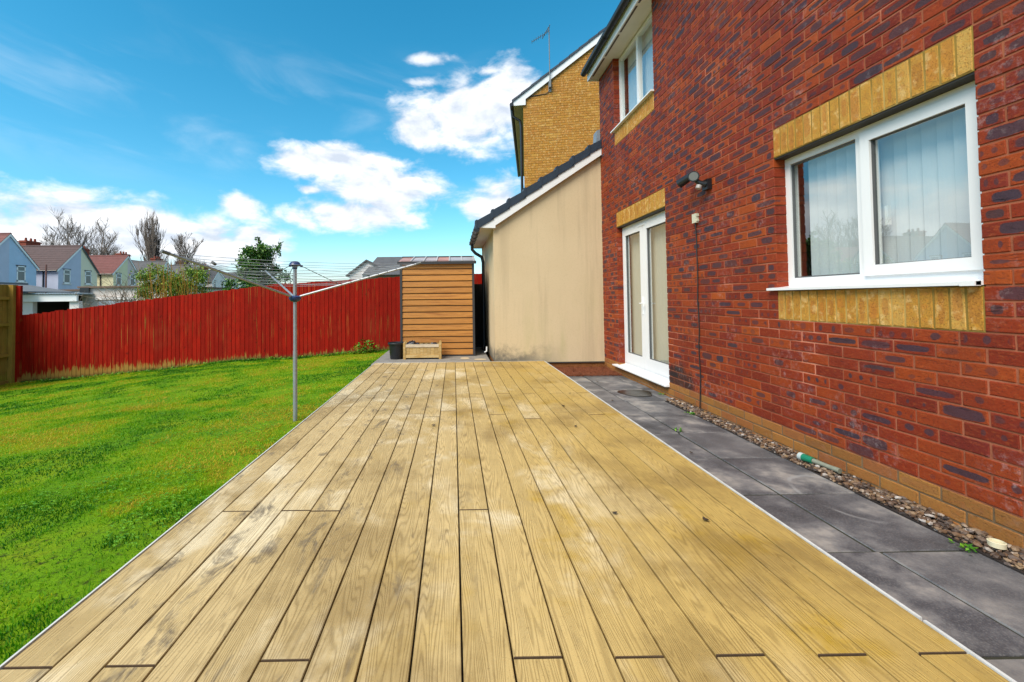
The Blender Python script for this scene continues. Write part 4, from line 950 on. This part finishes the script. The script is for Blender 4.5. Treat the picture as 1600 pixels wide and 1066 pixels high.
# weeds
M_WEED = MAT('weed_leaf'); M_WEED = M_WEED.fin(M_WEED.ramp(M_WEED.attr('rnd'), [(0, (.02, .11, .006)), (.6, (.06, .22, .008)), (1, (.16, .32, .015))]), .5)
M_CLOV = MAT('clover_leaf'); M_CLOV = M_CLOV.fin(M_CLOV.ramp(M_CLOV.attr('rnd'), [(0, (.05, .20, .01)), (1, (.16, .36, .015))]), .6, spec=.2)
tag(CLOVER.build('lawn_clover', M_CLOV), 'small clover leaves scattered through the near lawn', 'clover', kind='stuff')
def weed(name, c, n, rx, ryy, h, ls, label, cat, kind=None, lawn=True, grp=None):
    g = MB()
    for i in range(n):
        a = random.uniform(0, 6.28); rr_ = math.sqrt(random.random()); x_, y_ = c[0]+rx*rr_*math.cos(a), c[1]+ryy*rr_*math.sin(a)
        zg = float(lawn_z(min(x_, -1.33), y_)) if lawn else c[2]; z_ = zg+h*random.random()*(1-.6*rr_)
        b_ = random.uniform(0, 6.28); d = Vector((math.cos(b_), math.sin(b_), random.uniform(.1, .9))).normalized(); s_ = ls*random.uniform(.5, 1.2); sd_ = d.cross(Vector((0, 0, 1))).normalized()*s_*.28
        p = Vector((x_, y_, z_)); g.quad(p, p+d*s_*.5+sd_, p+d*s_, p+d*s_*.5-sd_, random.random())
    return tag(g.build(name, M_WEED), label, cat, grp, kind)
g = MB()
for i in range(2200):
    x_ = -10.5+9.2*random.random(); dens_ = vn(x_, 3, 1.1)
    if random.random() > .35+dens_*.9 or (x_ < -6 and random.random() < .35): continue
    y_ = 10.95-abs(random.gauss(0, .09)); z_ = float(lawn_z(min(x_, -1.33), y_))+random.random()*.10*dens_
    b_ = random.uniform(0, 6.28); d = Vector((math.cos(b_), math.sin(b_), random.uniform(.1, .9))).normalized(); s_ = random.uniform(.03, .07); sd_ = d.cross(Vector((0, 0, 1))).normalized()*s_*.3
    p = Vector((x_, y_, z_)); g.quad(p, p+d*s_*.5+sd_, p+d*s_, p+d*s_*.5-sd_, random.random())
tag(g.build('fence_weeds', M_WEED), 'low green weeds growing along the foot of red fence', 'weeds', kind='stuff')
weed('weed_clump', (-2.15, 10.75, 0), 260, .30, .18, .42, .09, 'leafy green weed clump at red fence near the shed', 'weed')
for p_, lb in (((1.98, 3.93, .0), 'small green weed in paving joint nearest the deck leaves'), ((2.36, 4.45, .0), 'small green weed at paving edge beside gravel'), ((2.50, 5.35, .0), 'green weed growing against wall below the door sill'), ((2.36, 2.06, .0), 'thin grass weed in paving joint beside near gravel')):
    weed('weed', p_, 26, .035, .05, .035, .03, lb, 'weed', lawn=False, grp='weeds in the paving')

# ------------------------------------------------------------------ far houses
M_RTILE = plain('brown_roof_tile', (.075, .042, .040), .7, .2, 2, .2); M_RRED = plain('red_roof_tile', (.15, .045, .038), .7, .2, 2, .2); M_RGREY = plain('grey_roof_slate', (.085, .085, .09), .7, .2, 2, .2)
def paint(name, c): return plain(name, c, .9, .06, 1.5, .1)
PBLUE, PLAV, PCREAM, PYEL, PPINK, PWHITE = paint('blue_render', (.44, .58, .76)), paint('lavender_render', (.50, .54, .67)), paint('cream_render', (.76, .71, .54)), paint('yellow_render', (.74, .70, .47)), paint('pink_render', (.66, .56, .53)), paint('white_render', (.76, .72, .70))
M_CHIM = plain('chimney_brick', (.24, .055, .03), .9, .25, 6, .2)
M_FGL = plain('dark_far_glass', (.07, .10, .12), .12, .2, 1)
def lap(g, x0, x1, p, q, rows, t=.03):
    """lapped tile courses between lines at (y,z)=p (eave) and q (ridge), running along x"""
    for k in range(rows):
        a, b_ = k/rows, (k+1.25)/rows if k < rows-1 else 1
        ya, za = p[0]+(q[0]-p[0])*a, p[1]+(q[1]-p[1])*a; yb, zb_ = p[0]+(q[0]-p[0])*b_, p[1]+(q[1]-p[1])*b_
        g.prism([(ya, za), (ya, za+t*1.7), (yb, zb_+t*.6), (yb, zb_)], 'x', x0, x1)
def terraced(apex, ya, yb, ze, za, cl, cr, roofm, label, depth=7, wins=True, barge=(1, 1), base=-1.25):
    """paired rear wing whose gable looks towards +X at X=-41; the main range stands behind it"""
    h = thing('terraced_house', (-41, apex, base), label, 'house', 'row of terraced houses beyond the garages')
    gx = -41.0
    for (y0, y1), mt, zz in (((ya, apex), cl, None), ((apex, yb), cr, None)):
        g = MB(); pts = [(y0, base), (y1, base), (y1, za-.12 if y1 == apex else ze-.1), (y0, ze-.1 if y0 != apex else za-.12)]; g.prism(pts, 'x', gx-depth, gx); g.build('wall', mt, h)
    g = MB(); ov = .22; dy = apex-ya
    sl1 = (za-ze)/dy; lap(g, gx-depth, gx+.12, (ya-ov, ze-ov*sl1), (apex, za), 11); sl2 = (za-ze)/(yb-apex); lap(g, gx-depth, gx+.12, (yb+ov, ze-ov*sl2), (apex, za), 11)
    g.prism([(apex-.12, za-.02), (apex, za+.09), (apex+.12, za-.02)], 'x', gx-depth, gx+.13)
    rf_ = g.build('roof', roofm, h)
    for s_, mt in ((0, M_WHITE if barge[0] else M_BLACK), (1, M_WHITE if barge[1] else M_BLACK)):
        g = MB(); ye, sl_x = (ya-ov, sl1) if s_ == 0 else (yb+ov, sl2); zee = ze-ov*sl_x
        g.prism([(ye, zee-.02), (apex, za-.02), (apex, za-.25), (ye, zee-.25)], 'x', gx+.05, gx+.10); g.build('barge_board', mt, h)
    if wins:
        for yc in (ya+(apex-ya)*.36, apex+(yb-apex)*.42):
            g = MB(); ring2 = [(yc-.42, yc+.42, 3.30, 4.78)]
            y0, y1, z0, z1 = ring2[0]
            g.box(gx, gx+.05, y0, y1, z1-.09, z1); g.box(gx, gx+.05, y0, y1, z0, z0+.12); g.box(gx, gx+.05, y0, y0+.10, z0, z1); g.box(gx, gx+.05, y1-.10, y1, z0, z1); g.box(gx, gx+.05, y0, y1, z0+.95, z0+1.03)
            wn = g.build('window', M_WHITE, h); g = MB(); g.box(gx+.005, gx+.02, y0+.05, y1-.05, z0+.05, z1-.05); g.build('pane', M_FGL, wn)
            g = MB(); g.box(gx, gx+.10, y0-.1, y1+.1, z0-.10, z0); g.build('sill', PWHITE, wn); g = MB(); g.box(gx, gx+.03, y0-.08, y1+.08, z1+.01, z1+.09); g.build('head', M_RGREY, wn)
    g = MB(); g.tube([(gx-1.5, ya-.06, ze-.25), (gx-1.5, ya-.06, base)], .06, 6); g.build('downpipe', M_BLACK, h)
    g = MB(); g.tube([(gx-depth, ya-.26, ze-.28), (gx+.1, ya-.26, ze-.28)], .07, 6); g.build('gutter', M_BLACK, h)
    # main range: eaves face +X
    m0, m1 = apex-3.7, apex+3.75; g = MB(); g.box(gx-11, gx-5.2, m0, m1, base, 5.2); g.build('main_wall', cl, h)
    g = MB()
    for k in range(10):
        a, b_ = k/10, min(1, (k+1.2)/10); x0, x1 = gx-4.9-3.2*a, gx-4.9-3.2*b_; z0, z1 = 5.0+2.7*a, 5.0+2.7*b_
        g.prism([(x0, z0), (x0, z0+.05), (x1, z1+.02), (x1, z1)], 'y', m0, m1); g.prism([(2*(gx-8.1)-x0, z0), (2*(gx-8.1)-x0, z0+.05), (2*(gx-8.1)-x1, z1+.02), (2*(gx-8.1)-x1, z1)], 'y', m0, m1)
    g.build('main_roof', roofm, h)
    ch = MB(); cy2 = apex+2.6; ch.box(gx-8.5, gx-7.7, cy2-.9, cy2+.9, 7.0, 8.45); ch.box(gx-8.58, gx-7.62, cy2-.97, cy2+.97, 8.25, 8.36); c_ = ch.build('chimney', M_CHIM, h)
    for dy_ in (-.5, .1, .6):
        g = MB(); g.tube([(gx-8.1, cy2+dy_, 8.45), (gx-8.1, cy2+dy_, 8.8)], [.13, .10], 8); g.build('chimney_pot', M_CHIM, c_)
terraced(26.2, 23.7, 28.9, 4.9, 7.6, PWHITE, PPINK, M_RTILE, 'pale terraced house nearest of the row beyond left frame edge')
terraced(33.5, 31.0, 36.2, 4.9, 7.65, PCREAM, PWHITE, M_RTILE, 'cream terraced house next before the light blue one')
terraced(40.93, 38.3, 43.6, 4.9, 7.71, PLAV, PBLUE, M_RRED, 'light blue terraced house with white bargeboard at left edge')
terraced(48.79, 46.0, 51.0, 4.87, 7.53, PLAV, PCREAM, M_RTILE, 'half lavender half cream terraced house with dark brown roof', barge=(1, 0))
terraced(55.74, 53.4, 57.6, 4.92, 7.12, PYEL, PPINK, M_RRED, 'half yellow half pink terraced house with red brown roof', barge=(1, 1))
terraced(63.2, 61.0, 65.4, 4.9, 7.05, PWHITE, PWHITE, M_RGREY, 'white terraced house half hidden behind the orange twig bush')
terraced(70.66, 68.8, 73.1, 4.85, 7.1, PWHITE, PPINK, M_RGREY, 'pale gabled terraced house right of the orange twig bush')
terraced(77.2, 75.2, 80.0, 4.80, 6.7, PWHITE, PWHITE, M_RGREY, 'small white gabled terraced house left of the evergreen tree')
terraced(84.5, 82.3, 87.0, 4.8, 6.7, PWHITE, PWHITE, M_RGREY, 'farthest terraced house mostly behind the evergreen tree', wins=False)
# far house by the shed
fh = thing('far_house', (-7, 41, -1.25), 'distant house with grey roof and pale gable left of shed', 'house')
g = MB(); g.prism([(-9.4, -1.25), (-6.2, -1.25), (-6.2, 3.9), (-7.85, 4.72), (-9.4, 3.6)], 'y', 40, 44); g.build('wall', PWHITE, fh)
g = MB(); g.prism([(-9.75, 3.42), (-7.86, 4.86), (-7.86, 4.70), (-9.7, 3.30)], 'y', 39.8, 44); g.prism([(-7.86, 4.86), (-6.3, 3.95), (-6.3, 3.8), (-7.86, 4.70)], 'y', 39.8, 44); g.build('gable_roof', M_RGREY, fh)
g = MB(); g.prism([(38.6, 3.35), (38.6, 3.42), (42, 5.27), (42, 5.2)], 'x', -8.0, -2.0); g.v = [(x-(-.9)*(0), y, z) for x, y, z in g.v]
g.v = [(x+(.75*(z-3.4)/1.85 if x < -5 else 0), y, z) for x, y, z in g.v]; rr_ = g.build('main_roof', M_RGREY, fh)
g = MB(); g.box(-7.6, -2, 38.9, 42, -1.25, 3.45); g.build('front_wall', plain('brown_render', (.22, .17, .10), .9), fh)
g = MB(); g.box(-8.3, -7.6, 39.93, 39.99, 2.9, 3.55); wn = g.build('window', M_WHITE, fh); g = MB(); g.box(-8.22, -7.68, 39.9, 39.94, 2.97, 3.48); g.build('pane', M_FGL, wn)
# garages in the lane
ga = thing('garage', (-19, 25, -1.25), 'flat roofed pale garage with grey roller door beyond the fence', 'garage')
g = MB(); g.box(-20.6, -15.4, 24.6, 30, -1.25, 2.03); g.build('wall', paint('pale_render', (.60, .54, .50)), ga)
g = MB(); g.box(-20.75, -15.3, 24.45, 30.1, 2.03, 2.12); g.build('coping', plain('brown_coping', (.16, .10, .07), .8), ga)
g = MB()
for k in range(9): g.box(-19.6, -17.9, 24.52+.02*(k % 2), 24.6, -1.2+k*.28, -1.2+(k+1)*.28-.02)
g.build('roller_door', plain('grey_blue_door', (.30, .36, .42), .5), ga)
g = MB(); g.box(-19.8, -17.7, 24.5, 24.62, 1.36, 1.52); g.build('door_head', PWHITE, ga)
g = MB(); g.box(-20.6, -20.1, 24.44, 24.5, 1.72, 2.05); g.build('dark_vent', M_BLACK, ga)
cp = thing('carport', (-21.9, 24, -1.25), 'white carport with corrugated roof and dark opening behind side fence', 'carport')
for xa in (-23.5, -20.55): g = MB(); g.box(xa, xa+(1.0 if xa < -22 else .5), 23.75, 24.0, -1.25, 1.30); g.build('pier', PWHITE, cp)
g = MB(); g.box(-23.6, -20.05, 23.6, 23.72, 1.30, 1.66); g.build('fascia', M_WHITE, cp)
g = MB()
for k in range(26):
    xa = -23.7+k*.145; g.prism([(xa, 1.67), (xa+.0725, 1.75), (xa+.145, 1.67), (xa+.0725, 1.73)], 'y', 23.5, 27)
    g.prism([(xa, 1.70), (xa+.145, 1.70), (xa+.145, 1.72), (xa, 1.72)], 'y', 23.52, 27)
g.build('corrugated_roof', plain('fibre_cement', (.36, .42, .46), .7, .25, 2), cp)
g = MB(); g.box(-23.5, -20.1, 26.9, 27.0, -1.25, 1.66); g.box(-23.55, -23.5, 24, 27, -1.25, 1.6); g.build('back_wall', plain('dark_block', (.06, .055, .05), .9), cp)
gw = thing('lane_wall', (-26, 29, -1.25), 'long pale wall with brown coping behind the carport', 'wall')
g = MB(); g.prism([(-36, -1.25), (-20.7, -1.25), (-20.7, 2.05), (-26.8, 2.02), (-36, 1.6)], 'y', 30, 30.3); g.build('wall', PWHITE, gw)
g = MB(); g.prism([(-36, 1.6), (-26.8, 2.02), (-20.7, 2.05), (-20.7, 2.16), (-26.8, 2.13), (-36, 1.71)], 'y', 29.9, 30.4); g.build('coping', bpy.data.materials['brown_coping'], gw)
g = MB(); g.prism([(-24.9, 2.3), (-22.2, 1.85), (-22.2, 1.80), (-24.9, 2.25), (-31, 2.45), (-31, 2.55)], 'y', 21.9, 26); g.box(-31, -24.9, 22, 26, -1.25, 2.4)
fr = thing('felt_roof_outbuilding', (-26, 23, -1.25), 'low grey felt roof showing above the side fence', 'outbuilding'); g.build('felt_roof', plain('grey_felt', (.13, .14, .15), .9, .15, 2), fr)
# utility post
g = MB(); g.box(-24.58, -24.52, 26.7, 26.76, -1.25, 3.55); tag(g.build('timber_post', plain('brown_post', (.12, .05, .04), .8)), 'thin brown timber post in front of light blue house', 'post')

# ------------------------------------------------------------------ trees
M_BARK = plain('bare_bark', (.15, .12, .10), .9, .2, 3)
def bare_tree(name, base, H, spread, seed, label, up=.75, levels=5, r0=.28, fork=.25):
    R_ = random.Random(seed); t = thing(name, base, label, 'tree', 'bare winter trees behind the houses')
    tr, br = MB(), MB()
    def grow(p, d, l, r, lv):
        n = 3 if lv < 2 else 2; pts = [p]; dd = d.copy()
        for k in range(n):
            dd = (dd+Vector((R_.gauss(0, .08), R_.gauss(0, .08), R_.gauss(0, .04)+.06*up))).normalized(); pts.append(pts[-1]+dd*l/n)
        (tr if lv == 0 else br).tube(pts, [r*(1-.45*k/n) for k in range(n+1)], 5 if lv < 2 else 3, cap=False)
        if lv >= levels: return
        kids = R_.randint(3, 5) if lv else R_.randint(8, 10)
        for k in range(kids):
            f = R_.uniform(.35, 1.) if lv else R_.uniform(fork, 1.); q = pts[min(n, int(f*n))].lerp(pts[min(n, int(f*n)+1)], f*n-int(f*n)) if f < 1 else pts[-1]
            a = R_.uniform(0, 6.28); sp = spread*R_.uniform(.6, 1.25); nd = (dd*1.0+Vector((math.cos(a)*sp, math.sin(a)*sp, up*R_.uniform(.2, .8)))).normalized()
            grow(q, nd, l*R_.uniform(.52, .74), max(r*R_.uniform(.42, .58), .021), lv+1)
    grow(Vector(base), Vector((0, 0, 1)), H*.48, r0, 0)
    tr.build('trunk', M_BARK, t, smooth=True); br.build('crown', M_BARK, t)
bare_tree('bare_tree', (-66.8, 75, -1.25), 17.2, .75, 31, 'bare round tree behind the chimney of the lavender house')
bare_tree('bare_tree', (-60.5, 76, -1.25), 16.6, .75, 12, 'bare spreading tree above the red brown roof')
bare_tree('bare_tree', (-53.5, 78, -1.25), 13.5, .5, 13, 'slim bare tree between the spreading and the columnar trees', levels=4)
bare_tree('bare_tree', (-50.8, 74, -1.25), 16.4, .28, 14, 'tall columnar bare tree with upright branches', up=1.5, fork=.15)
bare_tree('bare_tree', (-45.9, 75, -1.25), 14.2, .7, 15, 'bare tree just above the left washing line arm')
bare_tree('bare_tree', (-56.0, 40, -1.25), 14.5, .7, 16, 'bare tree hidden behind the nearest terraced roofs')
M_LF = MAT('evergreen_leaf'); M_LF = M_LF.fin(M_LF.ramp(M_LF.attr('rnd'), [(0, (.018, .08, .014)), (.5, (.06, .17, .02)), (.8, (.13, .26, .03)), (1, (.28, .38, .09))]), .35, spec=.5)
M_LB = MAT('shrub_leaf'); M_LB = M_LB.fin(M_LB.ramp(M_LB.attr('rnd'), [(0, (.05, .14, .008)), (.5, (.15, .27, .012)), (1, (.34, .36, .02))]), .6)
def leafy(g, c, n, sx_, sy_, sz_, ls, R_, shell=.55, rnd=None):
    for i in range(n):
        d = Vector((R_.gauss(0, 1), R_.gauss(0, 1), R_.gauss(0, 1))).normalized(); k = shell+(1-shell)*R_.random()
        p = Vector((c[0]+d.x*sx_*k, c[1]+d.y*sy_*k, c[2]+d.z*sz_*k)); b_ = Vector((R_.gauss(0, 1), R_.gauss(0, 1), R_.gauss(.4, .8))).normalized(); s_ = ls*R_.uniform(.6, 1.3)
        sd_ = b_.cross(Vector((R_.gauss(0, 1), R_.gauss(0, 1), .3))).normalized()*s_*.32
        g.quad(p, p+b_*s_*.5+sd_, p+b_*s_, p+b_*s_*.5-sd_, min(1, max(0, R_.gauss(.45, .25))) if rnd is None else rnd)
R_ = random.Random(5); ev = thing('evergreen_tree', (-6.15, 14, -.8), 'dark glossy evergreen tree behind the red fence', 'tree')
tr = MB(); tr.tube([(-6.15, 14, -.8), (-6.13, 14, .8), (-6.16, 14, 2.7)], [.09, .06, .015], 7)
cr = MB(); tips_ = []
for k in range(64):
    z_ = R_.uniform(.6, 2.75); lim = np.interp(z_, [.6, 1.4, 2.0, 2.5, 2.9], [.95, .92, .72, .52, .20]); a = R_.uniform(0, 6.28); l = lim*R_.uniform(.55, 1.05)
    e_ = Vector((-6.15+l*math.cos(a), 14+l*math.sin(a), z_+R_.uniform(.0, .35))); s0 = Vector((-6.15, 14, z_-.25)); tr.tube([s0, s0.lerp(e_, .55)+Vector((0, 0, .02)), e_], [.018, .01, .004], 4, cap=False); tips_.append(e_)
    leafy(cr, e_, 150, .22, .22, .19, .075, R_, .1); leafy(cr, s0.lerp(e_, .55), 130, .26, .26, .22, .075, R_, .1)
for dx_, z_ in ((-.55, 2.62), (.02, 3.0), (-.05, 3.15), (.12, 2.9), (.62, 2.72), (.55, 2.85), (.66, 2.95), (-.35, 2.72), (.3, 2.7)):
    tr.tube([(-6.15+dx_*.6, 14, z_-.7), (-6.15+dx_, 14, z_+.12)], [.012, .004], 4, cap=False); leafy(cr, (-6.15+dx_, 14, z_), 34, .07, .09, .17, .085, R_, .1)
leafy(cr, (-6.15, 14, 1.2), 900, .95, .8, .6, .09, R_, .6); leafy(cr, (-4.95, 14, 1.3), 260, .55, .4, .3, .08, R_, .3); leafy(cr, (-6.9, 14.2, 1.3), 300, .45, .5, .35, .08, R_, .3)
tr.build('trunk', M_BARK, ev); cr.build('crown', M_LF, ev)
bs = thing('twiggy_shrub', (-11.8, 18, -1.2), 'yellow green shrub with orange twigs behind the red fence', 'shrub')
lv_, tw = MB(), MB()
for k in range(60):
    cx_, cz_ = R_.uniform(-12.6, -9.9), R_.uniform(.8, 2.45); leafy(lv_, (cx_, 18+R_.uniform(-.5, .5), min(cz_, 2.6-abs(cx_+11.3)*.35)), 170, .42, .4, .38, .08, R_, .1)
M_TW = plain('orange_twig', (.46, .23, .03), .7, .3, 6); M_TWG = plain('grey_twig', (.17, .13, .09), .8, .3, 6)
for k in range(120):
    x0 = R_.uniform(-12.3, -10.2); z1 = R_.uniform(1.6, 2.95); dx_ = R_.uniform(-.5, .35); y0 = 17.6+R_.uniform(-.5, .6)
    tw.tube([(x0, y0, -.6), (x0+dx_*.4, y0, z1*.5), (x0+dx_, y0-.1, z1)], [.02, .012, .004], 4, cap=False)
lv_.build('crown', M_LB, bs); tw.build('stems', M_TW, bs)
b2 = thing('bare_shrub', (-13.6, 17.5, -1.2), 'tangled bare grey shrub in front of the pale garage', 'shrub'); tw = MB()
for k in range(80):
    a = R_.uniform(0, 6.28); x0 = -13.1+R_.uniform(-.3, .8); d = Vector((R_.uniform(-1.6, .9), R_.uniform(-.6, .6), R_.uniform(.5, 1.6))); p0 = Vector((x0, 17.5, R_.uniform(-.4, .9)))
    p1 = p0+d*.5+Vector((0, 0, .25)); p2 = p0+d*1.05; tw.tube([p0, p1, p2], [.016, .010, .004], 4, cap=False)
    for j in range(3): q = p0.lerp(p2, R_.uniform(.4, 1)); tw.tube([q, q+Vector((R_.uniform(-.4, .4), R_.uniform(-.3, .3), R_.uniform(.0, .5)))], [.007, .003], 3, cap=False)
tw.build('twigs', M_TWG, b2)
